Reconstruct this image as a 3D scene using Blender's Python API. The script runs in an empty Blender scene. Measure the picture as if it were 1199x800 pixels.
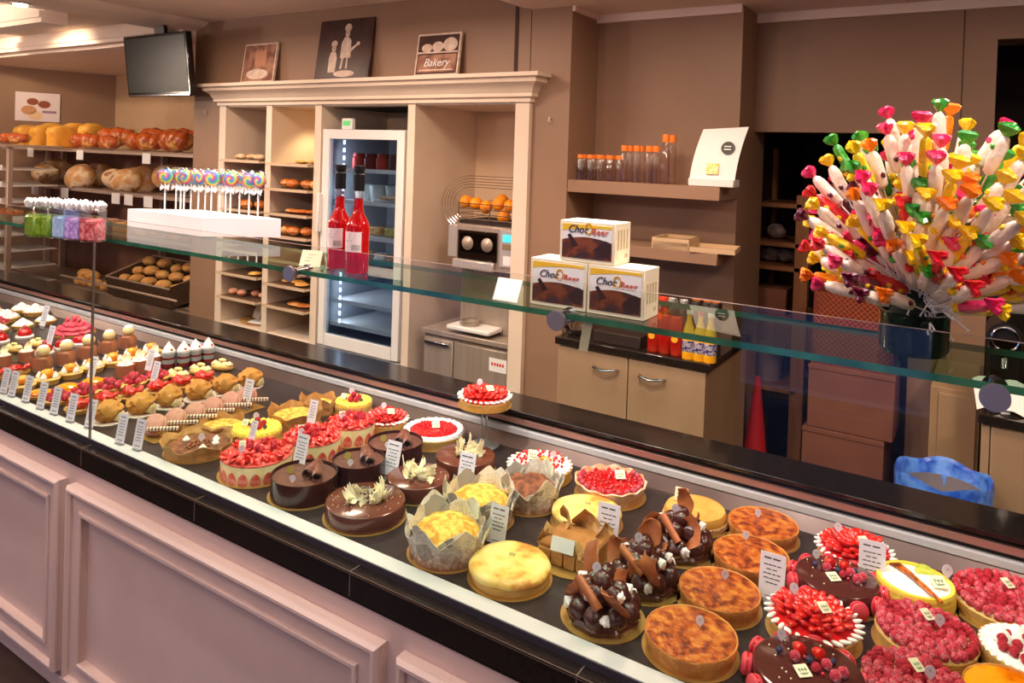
import bpy, bmesh, math, random
from mathutils import Vector, Matrix, Euler, noise
PI = math.pi
rnd = random.Random(7)
SC = bpy.context.scene
COL = SC.collection

# ------------------------------------------------------------------ camera
RV = Vector((0.84186, 0.53872, 0.03233)); UV = Vector((-0.03568, -0.00423, 0.99935)); FW = Vector((-0.53851, 0.84247, -0.01566))
F, CX, CY, EYE = 864.35, 602.24, 193.48, 1.70
def ray(px, py): return FW + RV * ((px - CX) / F) - UV * ((py - CY) / F)
O_ = Vector((0, 0, EYE))
def onz(px, py, z): d = ray(px, py); return O_ + d * ((z - EYE) / d.z)
def ony(px, py, y): d = ray(px, py); return O_ + d * (y / d.y)
def onx(px, py, x): d = ray(px, py); return O_ + d * (x / d.x)
cam = bpy.data.cameras.new('camera'); camo = bpy.data.objects.new('camera', cam); COL.objects.link(camo)
cam.sensor_width = 36; cam.lens = F / 1199 * 36
cam.shift_x = (599.5 - CX) / 1199; cam.shift_y = (CY - 400) / 1199
m3 = Matrix((RV, UV, -FW)).transposed(); camo.matrix_world = Matrix.Translation(O_) @ m3.to_4x4()
cam.clip_start = .05; SC.camera = camo

# ------------------------------------------------------------------ materials
def lin(c):
    c = c / 255.0
    return c / 12.92 if c <= .04045 else ((c + .055) / 1.055) ** 2.4
def rgb(c): return (lin(c[0]), lin(c[1]), lin(c[2]), 1)
MATS = {}
def mat(name, col, rough=.5, col2=None, scale=30, bump=0, bscale=None, metal=0, spec=.5, coat=0, sss=0, trans=0, emit=0, thr=(.4, .6), kind='noise', ior=1.45, alpha=1, stretch=None):
    if name in MATS: return MATS[name]
    m = bpy.data.materials.new(name); m.use_nodes = True; nt = m.node_tree; N = nt.nodes; L = nt.links
    b = N['Principled BSDF']
    b.inputs['Base Color'].default_value = rgb(col); b.inputs['Roughness'].default_value = rough
    b.inputs['Metallic'].default_value = metal; b.inputs['Specular IOR Level'].default_value = spec
    b.inputs['Coat Weight'].default_value = coat; b.inputs['Coat Roughness'].default_value = .08
    b.inputs['Transmission Weight'].default_value = trans; b.inputs['IOR'].default_value = ior; b.inputs['Alpha'].default_value = alpha
    if sss: b.inputs['Subsurface Weight'].default_value = sss; b.inputs['Subsurface Scale'].default_value = .01; b.inputs['Subsurface Radius'].default_value = (1, .5, .3)
    if emit: b.inputs['Emission Color'].default_value = rgb(col); b.inputs['Emission Strength'].default_value = emit
    tc = N.new('ShaderNodeTexCoord'); src = tc.outputs['Object']
    if stretch:
        mp = N.new('ShaderNodeMapping'); mp.inputs['Scale'].default_value = stretch; L.new(src, mp.inputs['Vector']); src = mp.outputs[0]
    if col2 is not None:
        if kind == 'voronoi':
            n = N.new('ShaderNodeTexVoronoi'); n.inputs['Scale'].default_value = scale; o = n.outputs['Distance']
        elif kind == 'wave':
            n = N.new('ShaderNodeTexWave'); n.inputs['Scale'].default_value = scale; n.inputs['Distortion'].default_value = 3; o = n.outputs['Fac']
        else:
            n = N.new('ShaderNodeTexNoise'); n.inputs['Scale'].default_value = scale; n.inputs['Detail'].default_value = 5; o = n.outputs['Fac']
        L.new(src, n.inputs['Vector'])
        r = N.new('ShaderNodeValToRGB'); r.color_ramp.elements[0].position = thr[0]; r.color_ramp.elements[1].position = thr[1]
        cols = col2 if isinstance(col2, list) else [col2]
        r.color_ramp.elements[0].color = rgb(col); r.color_ramp.elements[1].color = rgb(cols[-1])
        if len(cols) > 1:
            e = r.color_ramp.elements.new((thr[0] + thr[1]) / 2); e.color = rgb(cols[0])
        L.new(o, r.inputs['Fac']); L.new(r.outputs['Color'], b.inputs['Base Color'])
    if bump:
        n = N.new('ShaderNodeTexNoise'); n.inputs['Scale'].default_value = bscale or scale * 2; n.inputs['Detail'].default_value = 4
        L.new(src, n.inputs['Vector']); bp = N.new('ShaderNodeBump'); bp.inputs['Strength'].default_value = bump; bp.inputs['Distance'].default_value = .01
        L.new(n.outputs['Fac'], bp.inputs['Height']); L.new(bp.outputs[0], b.inputs['Normal'])
    MATS[name] = m
    return m
def glass_mat(name, tint=(255, 255, 255), refl=1.0, rough=0.0, extra=0.0):
    """clear pane: what lies behind stays visible, Fresnel reflection on the outer faces"""
    if name in MATS: return MATS[name]
    m = bpy.data.materials.new(name); m.use_nodes = True; nt = m.node_tree; N = nt.nodes; L = nt.links
    N.remove(N['Principled BSDF']); out = N['Material Output']
    t = N.new('ShaderNodeBsdfTransparent'); t.inputs[0].default_value = rgb(tint)
    g = N.new('ShaderNodeBsdfGlossy'); g.inputs['Roughness'].default_value = rough
    fr = N.new('ShaderNodeFresnel'); fr.inputs[0].default_value = 1.5
    ge = N.new('ShaderNodeNewGeometry')
    k = N.new('ShaderNodeMath'); k.operation = 'SUBTRACT'; k.inputs[0].default_value = 1; L.new(ge.outputs['Backfacing'], k.inputs[1])
    mu = N.new('ShaderNodeMath'); mu.operation = 'MULTIPLY'; L.new(fr.outputs[0], mu.inputs[0]); L.new(k.outputs[0], mu.inputs[1])
    m2 = N.new('ShaderNodeMath'); m2.operation = 'MULTIPLY_ADD'; m2.inputs[1].default_value = refl; m2.inputs[2].default_value = extra; L.new(mu.outputs[0], m2.inputs[0])
    mx = N.new('ShaderNodeMixShader'); L.new(m2.outputs[0], mx.inputs[0]); L.new(t.outputs[0], mx.inputs[1]); L.new(g.outputs[0], mx.inputs[2])
    L.new(mx.outputs[0], out.inputs['Surface']); MATS[name] = m
    return m
def emat(name, col, s):
    if name in MATS: return MATS[name]
    m = bpy.data.materials.new(name); m.use_nodes = True; N = m.node_tree.nodes
    b = N['Principled BSDF']; b.inputs['Base Color'].default_value = rgb(col); b.inputs['Emission Color'].default_value = rgb(col); b.inputs['Emission Strength'].default_value = s
    MATS[name] = m
    return m

# ------------------------------------------------------------------ mesh builder
class MB:
    def __init__(s): s.b = bmesh.new(); s.mi = 0
    def _t(s, vs, M):
        if M is not None: bmesh.ops.transform(s.b, matrix=M, verts=vs)
    def face(s, vs):
        try: f = s.b.faces.new(vs); f.material_index = s.mi; return f
        except ValueError: return None
    def box(s, c, d, rot=None, bev=0, seg=1):
        r = bmesh.ops.create_cube(s.b, size=1); vs = r['verts']
        bmesh.ops.scale(s.b, vec=d, verts=vs)
        fs = set(f for v in vs for f in v.link_faces)
        for f in fs: f.material_index = s.mi
        if bev:
            es = list(set(e for v in vs for e in v.link_edges))
            rr = bmesh.ops.bevel(s.b, geom=es, offset=bev, segments=seg, affect='EDGES', profile=.5)
            vs = list(set(v for f in rr['faces'] for v in f.verts) | set(v for v in vs if v.is_valid))
            for v in vs:
                for f in v.link_faces: f.material_index = s.mi
        M = Matrix.Translation(c)
        if rot is not None: M = M @ Euler(rot).to_matrix().to_4x4()
        s._t(vs, M); return vs
    def rng(s, x0, x1, y0, y1, z0, z1, bev=0): return s.box(((x0 + x1) / 2, (y0 + y1) / 2, (z0 + z1) / 2), (abs(x1 - x0), abs(y1 - y0), abs(z1 - z0)), None, bev)
    def lathe(s, prof, n=32, c=(0, 0, 0), fn=None, M=None, close=False):
        """prof: (r, z) from bottom to top; r = 0 makes a pole. fn(angle, r, z) -> (r, z)"""
        rings = []; nv = []
        for r, z in prof:
            if r <= 1e-6:
                v = s.b.verts.new((c[0], c[1], c[2] + z)); rings.append([v]); nv.append(v)
            else:
                ring = []
                for i in range(n):
                    a = 2 * PI * i / n; rr, zz = (fn(a, r, z) if fn else (r, z))
                    v = s.b.verts.new((c[0] + rr * math.cos(a), c[1] + rr * math.sin(a), c[2] + zz)); ring.append(v); nv.append(v)
                rings.append(ring)
        for A, B in zip(rings, rings[1:]):
            for i in range(n):
                j = (i + 1) % n
                if len(A) == 1 and len(B) > 1: s.face([A[0], B[j], B[i]])
                elif len(B) == 1 and len(A) > 1: s.face([A[i], A[j], B[0]])
                elif len(A) > 1: s.face([A[i], A[j], B[j], B[i]])
        s._t(nv, M); return nv
    def ball(s, c, r, sc=(1, 1, 1), sub=2, fn=None, rot=None):
        q = bmesh.ops.create_icosphere(s.b, subdivisions=sub, radius=1); vs = q['verts']
        for v in vs:
            if fn: v.co = v.co * fn(v.co)
            v.co = Vector((v.co.x * r * sc[0], v.co.y * r * sc[1], v.co.z * r * sc[2]))
            for f in v.link_faces: f.material_index = s.mi
        M = Matrix.Translation(c)
        if rot is not None: M = M @ Euler(rot).to_matrix().to_4x4()
        s._t(vs, M); return vs
    def tube(s, pts, r, n=8, cap=True):
        pts = [Vector(p) for p in pts]; rings = []
        rs = r if isinstance(r, (list, tuple)) else [r] * len(pts)
        up = Vector((0, 0, 1))
        for i, p in enumerate(pts):
            d = (pts[min(i + 1, len(pts) - 1)] - pts[max(i - 1, 0)])
            if d.length < 1e-9: d = Vector((0, 0, 1))
            d.normalize()
            u = d.cross(up)
            if u.length < .1: u = d.cross(Vector((1, 0, 0)))
            u.normalize(); w = d.cross(u)
            rings.append([s.b.verts.new(p + (u * math.cos(2 * PI * k / n) + w * math.sin(2 * PI * k / n)) * rs[i]) for k in range(n)])
        for A, B in zip(rings, rings[1:]):
            for i in range(n):
                j = (i + 1) % n; s.face([A[i], B[i], B[j], A[j]])
        if cap: s.face(rings[0]); s.face(rings[-1][::-1])
        return [v for R in rings for v in R]
    def prism(s, poly, z0, z1, M=None):
        a = [s.b.verts.new((x, y, z0)) for x, y in poly]; b = [s.b.verts.new((x, y, z1)) for x, y in poly]
        s.face(a[::-1]); s.face(b); n = len(poly)
        for i in range(n): s.face([a[i], a[(i + 1) % n], b[(i + 1) % n], b[i]])
        s._t(a + b, M); return a + b
    def sheet(s, P, th):
        """P: grid of points -> closed sheet of thickness th"""
        R, Cn = len(P), len(P[0]); P = [[Vector(p) for p in r] for r in P]
        A = [[None] * Cn for _ in range(R)]; B = [[None] * Cn for _ in range(R)]
        for i in range(R):
            for j in range(Cn):
                du = P[min(i + 1, R - 1)][j] - P[max(i - 1, 0)][j]; dv = P[i][min(j + 1, Cn - 1)] - P[i][max(j - 1, 0)]
                n = du.cross(dv)
                if n.length < 1e-12: n = Vector((0, 0, 1))
                n.normalize()
                A[i][j] = s.b.verts.new(P[i][j] + n * th / 2); B[i][j] = s.b.verts.new(P[i][j] - n * th / 2)
        for i in range(R - 1):
            for j in range(Cn - 1):
                s.face([A[i][j], A[i + 1][j], A[i + 1][j + 1], A[i][j + 1]]); s.face([B[i][j], B[i][j + 1], B[i + 1][j + 1], B[i + 1][j]])
        for i in range(R - 1):
            s.face([A[i][0], B[i][0], B[i + 1][0], A[i + 1][0]]); s.face([A[i][-1], A[i + 1][-1], B[i + 1][-1], B[i][-1]])
        for j in range(Cn - 1):
            s.face([A[0][j], A[0][j + 1], B[0][j + 1], B[0][j]]); s.face([A[-1][j], B[-1][j], B[-1][j + 1], A[-1][j + 1]])
        return [v for R_ in A + B for v in R_]
    def mesh(s, name, mats, flat=False, ang=38):
        bm = s.b
        bmesh.ops.recalc_face_normals(bm, faces=bm.faces)
        ca = math.radians(ang)
        for f in bm.faces: f.smooth = not flat
        if not flat:
            for e in bm.edges:
                if len(e.link_faces) == 2 and e.calc_face_angle(0) > ca: e.smooth = False
        me = bpy.data.meshes.new(name); bm.to_mesh(me); bm.free()
        for m in (mats if isinstance(mats, (list, tuple)) else [mats]): me.materials.append(m)
        return me
def obj(name, mesh, parent=None, loc=(0, 0, 0), rot=(0, 0, 0), sc=(1, 1, 1), mats=None, flat=False):
    if isinstance(mesh, MB): mesh = mesh.mesh(name, mats, flat)
    o = bpy.data.objects.new(name, mesh); COL.objects.link(o)
    o.parent = parent; o.location = loc; o.rotation_euler = rot; o.scale = (sc,) * 3 if isinstance(sc, (int, float)) else sc
    return o
def tag(o, label, cat, group=None, kind=None):
    if label: o['label'] = label
    if cat: o['category'] = cat
    if group: o['group'] = group
    if kind: o['kind'] = kind
    return o
def thing(name, label, cat, loc=(0, 0, 0), rz=0, group=None, sc=1):
    o = bpy.data.objects.new(name, None); COL.objects.link(o); o.location = loc; o.rotation_euler = (0, 0, rz) if isinstance(rz, (int, float)) else rz
    o.scale = (sc,) * 3; o.empty_display_size = .05
    return tag(o, label, cat, group)
def struct(name, mb, mats, parent=None, flat=False):
    o = obj(name, mb, parent, mats=mats, flat=flat)
    if parent is None: o['kind'] = 'structure'
    return o
def B(x0, x1, y0, y1, z0, z1, bev=0):
    m = MB(); m.rng(x0, x1, y0, y1, z0, z1, bev); return m
def copy_tree(o, parent=None, **kw):
    c = o.copy(); COL.objects.link(c); c.parent = parent
    for ch in o.children: copy_tree(ch, c)
    for k, v in kw.items():
        if k == 'loc': c.location = v
        elif k == 'rot': c.rotation_euler = v
        elif k == 'sc': c.scale = (v,) * 3
        elif v is not None: c[k] = v
    return c
_txt = {}
def text_mesh(s, size, mats, ext=.0004, shear=0, key=None):
    k = (s, size, key)
    if k in _txt: return _txt[k]
    cu = bpy.data.curves.new('lettering', 'FONT'); cu.body = s; cu.size = size; cu.extrude = ext; cu.align_x = 'CENTER'; cu.align_y = 'CENTER'; cu.shear = shear; cu.resolution_u = 3
    o = bpy.data.objects.new('lettering', cu); COL.objects.link(o); dg = bpy.context.evaluated_depsgraph_get()
    me = bpy.data.meshes.new_from_object(o.evaluated_get(dg)); bpy.data.objects.remove(o); me.materials.clear(); me.materials.append(mats)
    me.name = 'lettering'; _txt[k] = me
    return me

# ------------------------------------------------------------------ base materials
wallm = mat('taupe_paint', (152, 120, 97), .5, (147, 116, 93), 3, .03, 60)
wall2 = mat('beige_paint', (190, 158, 126), .6, (184, 152, 120), 3, .03, 60)
ceilm = mat('ceiling_paint', (240, 220, 206), .7, (236, 216, 202), 3)
cream = mat('cream_lacquer', (232, 212, 192), .4, (228, 208, 188), 5)
pinkp = mat('mauve_white_panel_lacquer', (224, 198, 188), .38, (219, 193, 183), 4)
cab = mat('beige_laminate', (168, 138, 108), .45, (160, 130, 100), 6, stretch=(1, 1, .2))
granite = mat('black_granite', (22, 17, 16), .12, (34, 28, 26), 120, spec=.6)
floor_m = mat('dark_floor_tiles', (52, 38, 34), .35, (64, 48, 42), 3)
steel = mat('brushed_steel', (170, 165, 160), .3, (150, 146, 142), 40, metal=1, stretch=(1, 1, .05))
chrome = mat('chrome', (200, 200, 205), .12, metal=1)
white = mat('white_enamel', (235, 232, 230), .35)
black = mat('black_plastic', (18, 16, 17), .4)
deckm = mat('dark_deck_laminate', (48, 40, 40), .3, (56, 47, 46), 60, spec=.5)
brownst = mat('brown_steel_liner', (120, 98, 92), .28, (112, 90, 84), 8, metal=.5)
railw = mat('white_metal_rail', (214, 212, 214), .32)
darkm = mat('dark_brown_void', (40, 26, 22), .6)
pane_m = glass_mat('clear_pane_glass', (250, 252, 250), 1.0, extra=.0)
edge_m = mat('green_glass_edge', (52, 120, 96), .12, (30, 92, 72), 12, spec=.8)
pedge_m = mat('grey_pane_edge', (120, 100, 96), .15, spec=.8)
shelf_m = glass_mat('clear_shelf_glass', (214, 234, 222), 1.0)
kraft = mat('kraft_paper', (205, 160, 100), .7, (190, 140, 82), 25, .3, 60)
goldb = mat('gold_card', (205, 165, 95), .35, (190, 150, 80), 10, metal=.55)
paperw = mat('white_paper', (240, 238, 236), .6)
ink = mat('dark_print', (70, 66, 70), .6)

# ------------------------------------------------------------------ room shell
FZ = -.12
struct('floor', B(-13, 5, -3.2, 7.2, FZ - .1, FZ), floor_m)
ZC, ZH = 2.44, 2.56
# back wall, stepping back from left to right
W1 = 3.23
x1a, x1b = -4.81, -1.752
m = MB()
UL, UR, UT = -4.47, -1.985, 1.98
m.rng(x1a, UL, W1, 3.9, FZ, ZH + .1); m.rng(UR, x1b, W1, 3.53 + .3, FZ, ZC + .2)
m.rng(UL, -1.99, W1, 3.9, UT, ZH + .1)
struct('wall_back', m, wallm)
g = MB(); g.rng(-2.085, -2.065, W1 - .004, W1 + .002, 2.12, 2.47); struct('trim_1', g, mat('dark_joint', (70, 50, 42), .8))
m = MB(); m.rng(x1b - .02, -.995, 3.53, 3.80 + .2, FZ, ZC + .2); struct('wall_niche', m, wallm)
m = MB(); XO = -.27
m.rng(-1.0, .022, 3.80, 3.9, 1.85, ZC + .2); m.rng(XO, .022, 3.80, 3.9, FZ, 1.85); m.rng(.022, 3.5, 3.80, 3.9, 2.26, ZC + .2); m.rng(1.15, 3.5, 3.80, 3.9, FZ, 2.26)
struct('wall_right_back', m, wallm)
g = MB(); g.rng(-.105, -.102, 3.797, 3.803, 1.85, ZC); struct('trim_2', g, mat('dark_joint', (70, 50, 42), .8))
# store room behind the openings
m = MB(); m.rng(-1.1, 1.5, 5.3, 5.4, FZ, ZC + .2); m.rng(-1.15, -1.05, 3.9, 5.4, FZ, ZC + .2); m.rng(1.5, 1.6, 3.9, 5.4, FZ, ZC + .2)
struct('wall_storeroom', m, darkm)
# left bakery corner
colx = ony(136, 89, 4.5).x
m = MB(); m.rng(colx, -4.7, 4.5, 4.6, FZ, 2.9); struct('wall_television', m, wall2)
pL = onz(-60, 72, 2.42); pR = Vector((colx, 4.5, 0))
d = Vector((pL.x - pR.x, pL.y - pR.y, 0)); d.normalize(); nrm = Vector((-d.y, d.x, 0))
if nrm.y < 0: nrm = -nrm
pE = pR + d * 6
m = MB(); m.prism([(pR.x, pR.y), (pE.x, pE.y), (pE.x + nrm.x * .1, pE.y + nrm.y * .1), (pR.x + nrm.x * .1, pR.y + nrm.y * .1)], FZ, 2.9)
struct('wall_left_back', m, wallm)
m = MB(); m.rng(-4.83, -4.7, 3.3, 4.6, FZ, 2.9); struct('wall_side_return', m, wall2)
# ceilings: low over the right part, higher tray over the fitted unit and over the left corner
m = MB()
m.rng(-1.752, 5, -3.2, 5.5, ZC, ZC + .1)
m.rng(-4.81, -1.752, -3.2, W1 + .05, ZH, ZH + .1)
m.rng(-13, -4.81, -3.2, 3.12, 2.57, 2.67)
m.rng(-13, -4.81, 3.12, 7.2, 2.42, 2.67)
struct('ceiling', m, ceilm)
def xbeam(y0, y1, z0, x0=-13, x1=-4.95):
    m = MB(); m.rng(x0, x1, y0, y1, z0, 2.57); m.rng(x0, x1, y0 - .03, y0, z0 + .03, z0 + .07); m.rng(x0, x1, y0 - .015, y0, z0, z0 + .03); return m
struct('trim_3', xbeam(3.05, 3.12, 2.44), ceilm)
struct('trim_4', xbeam(2.28, 2.42, 2.42), ceilm)
# beams running to the back wall with crown moulding
m = MB()
pr = [(-4.98, 2.5), (-4.81, 2.5), (-4.79, 2.515), (-4.76, 2.515), (-4.70, 2.535), (-4.66, 2.56), (-4.66, 2.6), (-4.98, 2.6)]
M = Matrix(((1, 0, 0, 0), (0, 0, -1, 0), (0, 1, 0, 0), (0, 0, 0, 1)))
m.prism(pr, -W1, 3.2, M); struct('trim_5', m, ceilm)
m = MB()
pr = [(-2.13, 2.56), (-2.12, 2.50), (-2.07, 2.485), (-2.05, 2.455), (-1.98, 2.44), (-1.752, 2.44), (-1.752, 2.6), (-2.13, 2.6)]
m.prism(pr, -W1 - .02, 3.2, M); struct('trim_6', m, ceilm)
m = MB(); m.rng(-1.752, -.995, 3.50, 3.53, 2.40, ZC); m.rng(-1.752, -1.735, W1, 3.53, 2.415, ZC); m.rng(-.995, 3.5, 3.775, 3.8, 2.395, ZC); struct('trim_7', m, ceilm)
# front of the shop, behind the camera: glazed shop front onto the evening street
m = MB()
wx = [(-6.2, -4.2), (-1.62, -.22)]
m.rng(-13, wx[0][0], -3.3, -3.2, FZ, 2.8); m.rng(wx[0][1], wx[1][0], -3.3, -3.2, FZ, 2.8); m.rng(wx[1][1], 5, -3.3, -3.2, FZ, 2.8)
for a, b in wx: m.rng(a, b, -3.3, -3.2, 2.2, 2.8)
struct('wall_front', m, wall2)
for k, (a, b) in enumerate(wx):
    m = MB(); m.rng(a, a + .05, -3.27, -3.22, FZ, 2.2); m.rng(b - .05, b, -3.27, -3.22, FZ, 2.2); m.rng(a, b, -3.27, -3.22, 2.15, 2.2)
    w = struct('window_%d' % (k + 1), m, black)
    obj('window_pane', B(a + .05, b - .05, -3.25, -3.24, FZ, 2.15), w, mats=pane_m)
struct('wall_right', B(5, 5.1, -3.3, 7.2, FZ, 2.8), wall2)
struct('wall_far_left', B(-13.1, -13, -3.3, 7.2, FZ, 2.9), wall2)
struct('streak_reflector', B(-2.4, .6, -3.62, -3.5, FZ - .05, FZ + .02), mat('reflector_white', (245, 245, 250), .5))  # unseen white strip added to reflect as a streak in the front glass
struct('ground_street', B(-14, 8, -14, -3.3, FZ - .2, FZ - .05), mat('street_paving', (150, 160, 185), .4, (140, 150, 178), 2))

# ------------------------------------------------------------------ world and lights
w = bpy.data.worlds.new('world'); SC.world = w; w.use_nodes = True
w.node_tree.nodes['Background'].inputs[0].default_value = (.22, .32, .75, 1); w.node_tree.nodes['Background'].inputs[1].default_value = 2.5
def area(name, loc, size, power, col, rot=(0, 0, 0), sy=None, spread=180):
    l = bpy.data.lights.new(name, 'AREA'); l.energy = power; l.color = col; l.shape = 'RECTANGLE'; l.size = size; l.size_y = sy or size; l.spread = math.radians(spread)
    o = bpy.data.objects.new(name, l); COL.objects.link(o); o.location = loc; o.rotation_euler = rot; return o
def spot(name, loc, tgt, power, col, ang=60, rad=.04, blend=.5):
    l = bpy.data.lights.new(name, 'SPOT'); l.energy = power; l.color = col; l.spot_size = math.radians(ang); l.spot_blend = blend; l.shadow_soft_size = rad
    o = bpy.data.objects.new(name, l); COL.objects.link(o); o.location = loc
    o.rotation_euler = (Vector(tgt) - Vector(loc)).to_track_quat('-Z', 'Y').to_euler(); return o
def point(name, loc, power, col, r=.06):
    l = bpy.data.lights.new(name, 'POINT'); l.energy = power; l.color = col; l.shadow_soft_size = r; o = bpy.data.objects.new(name, l); COL.objects.link(o); o.location = loc
WARM = (1, .74, .55); NEU = (1, .89, .84)
for i, x in enumerate((.3, -.7, -1.9, -3.1, -4.3)):
    spot('counter_spot_light', (x, .95, 2.40), (x - .1, 1.68, .75), 37, NEU, 72, .05)
area('case_light', (-2.2, 1.45, 2.38), 4.6, 42, NEU, sy=.25, spread=120)
for x in (-4.95, -4.0, -2.6, -1.2, .4):
    if x > -4.9: area('aisle_light', (x, 2.35, 2.43), .35, 17, WARM)
    spot('wall_wash_light', (x + .2, 1.7, 2.40), (x, 3.3, .75), 62, WARM, 66, .06, .9)  # the farthest left spot is added to brighten the dim pillar strip
area('customer_fill_light', (-1.8, -.9, 2.42), 3.6, 30, (1, .80, .76), sy=1.2)  # unseen fill added to light the customer side panels
for x, y, e in ((-6.8, 1.2, 44), (-3.4, .5, 24), (-2.2, .2, 18), (1.2, .4, 18)): point('ceiling_fill_light', (x, y, 2.15), e, (1, .78, .64))  # added point fills that lift the dark ceiling, no real pendants hang here
point('rack_fill_light', (-6.9, 1.4, 1.9), 24, (1, .78, .58))  # unseen fill added to brighten the dark lower shelves of the bread rack
for x in (-6.0, -7.6): spot('bread_light', (x, 2.5, 2.6), (x - .3, 4.0, 1.2), 185, (1, .76, .52), 100, .08)
for p, t in (((-7.0, 2.5, 2.5), (-7.3, 3.05, 2.5)), ((-5.6, 1.6, 2.4), (-5.4, 2.3, 2.5))): spot('beam_light', p, t, 22, (1, .82, .6), 60, .05)
SC.view_settings.view_transform = 'Standard'; SC.view_settings.look = 'None'; SC.view_settings.exposure = 0; SC.view_settings.gamma = 1
SC.view_settings.use_curve_mapping = False

# ------------------------------------------------------------------ counter
XL, XR = -6.4, 1.6
PY = 1.262   # face of the customer panels
ctr = thing('display_counter', 'long white panelled display counter with black granite ledge in front of the cakes', 'counter', ((XL + XR) / 2, 1.7, FZ))
def crel(mb, name, mats, **k):
    o = obj(name, mb, None, mats=mats, **k); o.parent = ctr; o.location = (-ctr.location.x, -ctr.location.y, -ctr.location.z); return o
m = MB(); m.rng(XL, XR, PY, 2.2, FZ, .665); crel(m, 'body', pinkp)
# raised panels with recessed fields
zt, zb = .585, -.05; it, ib = .505, .03
starts = [-6.6 + 1.4 * k for k in range(0)]
px0 = [(-2.459 + 1.405 * k, -1.107 + 1.405 * k) for k in range(-3, 3)]
for a, b in px0:
    a = max(a, XL + .02); b = min(b, XR - .02)
    if b - a < .3: continue
    m = MB(); y0 = PY - .022
    ia, ib_ = a + .08, b - .08
    def ring(xa, xb, za, zb_, wd, yy0, yy1, ch=.003):
        for k in range(4):
            O = [(xa, za), (xb, za), (xb, zb_), (xa, zb_)]; I = [(xa + wd, za + wd), (xb - wd, za + wd), (xb - wd, zb_ - wd), (xa + wd, zb_ - wd)]; OC = [(xa + ch, za + ch), (xb - ch, za + ch), (xb - ch, zb_ - ch), (xa + ch, zb_ - ch)]; IC = [(xa + wd - ch, za + wd - ch), (xb - wd + ch, za + wd - ch), (xb - wd + ch, zb_ - wd + ch), (xa + wd - ch, zb_ - wd + ch)]
            j = (k + 1) % 4; pf = [(O, yy1), (O, yy0 + ch), (OC, yy0), (IC, yy0), (I, yy0 + ch), (I, yy1)]
            R1 = [m.b.verts.new((q[k][0], y, q[k][1])) for q, y in pf]; R2 = [m.b.verts.new((q[j][0], y, q[j][1])) for q, y in pf]
            for u in range(5): m.face([R1[u], R1[u + 1], R2[u + 1], R2[u]])
    ring(a, b, zb, zt, .08, y0, PY, .002); ring(a, b, zb, zt, .024, y0 - .016, y0, .008); ring(ia - .012, ib_ + .012, ib - .012, it + .012, .015, y0 - .008, y0, .003)
    bmesh.ops.remove_doubles(m.b, verts=m.b.verts, dist=.00002)
    crel(m, 'front_panel', pinkp)
m = MB(); m.rng(XL, XR, PY - .012, PY, FZ, -.075, .002); crel(m, 'plinth', pinkp)
# granite ledge
m = MB(); m.rng(XL, XR, 1.247, 1.30, .655, .714, .002); m.rng(XL, XR, 1.254, 1.30, .642, .655)
o = crel(m, 'granite_ledge', granite)
jm = mat('pale_grout', (110, 98, 88), .6)
jx = [onz(120, 0, 1)]
for x in [-.62 - .595 * k for k in range(-3, 10)]:
    m = MB(); m.rng(x - .0012, x + .0012, 1.2462, 1.283, .656, .7146); crel(m, 'tile_joint', jm)
m = MB()
for z in (.7135, .7085): m.rng(XL, XR, 1.2455, 1.2475, z, z + .0014)
crel(m, 'ledge_trim', mat('brown_metal_line', (120, 104, 92), .3, metal=.6))
m = MB(); m.rng(XL, XR, 1.279, 1.283, .712, .73, .001); m.rng(XL, XR, 1.291, 1.297, .712, .722)
crel(m, 'glazing_channel', mat('dark_grey_metal', (66, 62, 70), .35, metal=.4))
m = MB(); m.rng(XL, XR, 1.292, 1.337, .70, .7235, .0015); crel(m, 'front_rail', railw)
m = MB(); m.rng(XL, XR, 1.337, 2.11, .68, .72); crel(m, 'deck', deckm)
m = MB(); m.prism([(2.072, .72), (2.112, .70), (2.112, .757), (2.10, .757)], XL, XR, Matrix(((0, 0, 1, 0), (1, 0, 0, 0), (0, 1, 0, 0), (0, 0, 0, 1)))); crel(m, 'back_liner', brownst)
m = MB(); m.rng(XL, XR, 2.095, 2.125, .757, .778, .002); crel(m, 'back_rail', railw)
m = MB(); m.rng(XL, XR, 2.115, 2.13, .778, .792); m.rng(XL, XR, 2.112, 2.13, .812, .828); crel(m, 'dark_gap', black)
m = MB(); m.rng(XL, XR, 2.098, 2.13, .792, .812, .002); crel(m, 'copper_rail', mat('rose_brown_metal', (178, 134, 122), .35, metal=.3))
m = MB(); m.rng(XL, XR, 2.09, 2.25, .826, .838, .0015); crel(m, 'rear_worktop', granite)
m = MB(); m.rng(XL, XR, 2.13, 2.23, FZ, .826); crel(m, 'rear_body', mat('dark_steel', (60, 56, 58), .4, metal=.6))
m = MB(); m.rng(XL, XL + .02, 1.3, 2.1, .72, .9); crel(m, 'end_panel', darkm)
# front glass in two panes and the shelf on top
for k, (a, b) in enumerate(((XL, -2.4335), (-2.4305, XR))):
    m = MB(); m.rng(a, b, 1.283, 1.291, .715, 1.452)
    me = m.mesh('glass', [pane_m, pedge_m], flat=True)
    for p in me.polygons:
        if abs(p.normal.z) > .5 or abs(p.normal.x) > .5: p.material_index = 1
    o = obj('front_glass', me, ctr); o.location = -ctr.location
m = MB(); m.rng(XL, XR, 1.302, 1.56, 1.372, 1.384)
me = m.mesh('glass', [shelf_m, edge_m], flat=True)
for p in me.polygons:
    if abs(p.normal.z) < .5: p.material_index = 1
o = obj('glass_shelf', me, ctr); o.location = -ctr.location; o['label'] = 'clear glass shelf with green edge'
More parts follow.
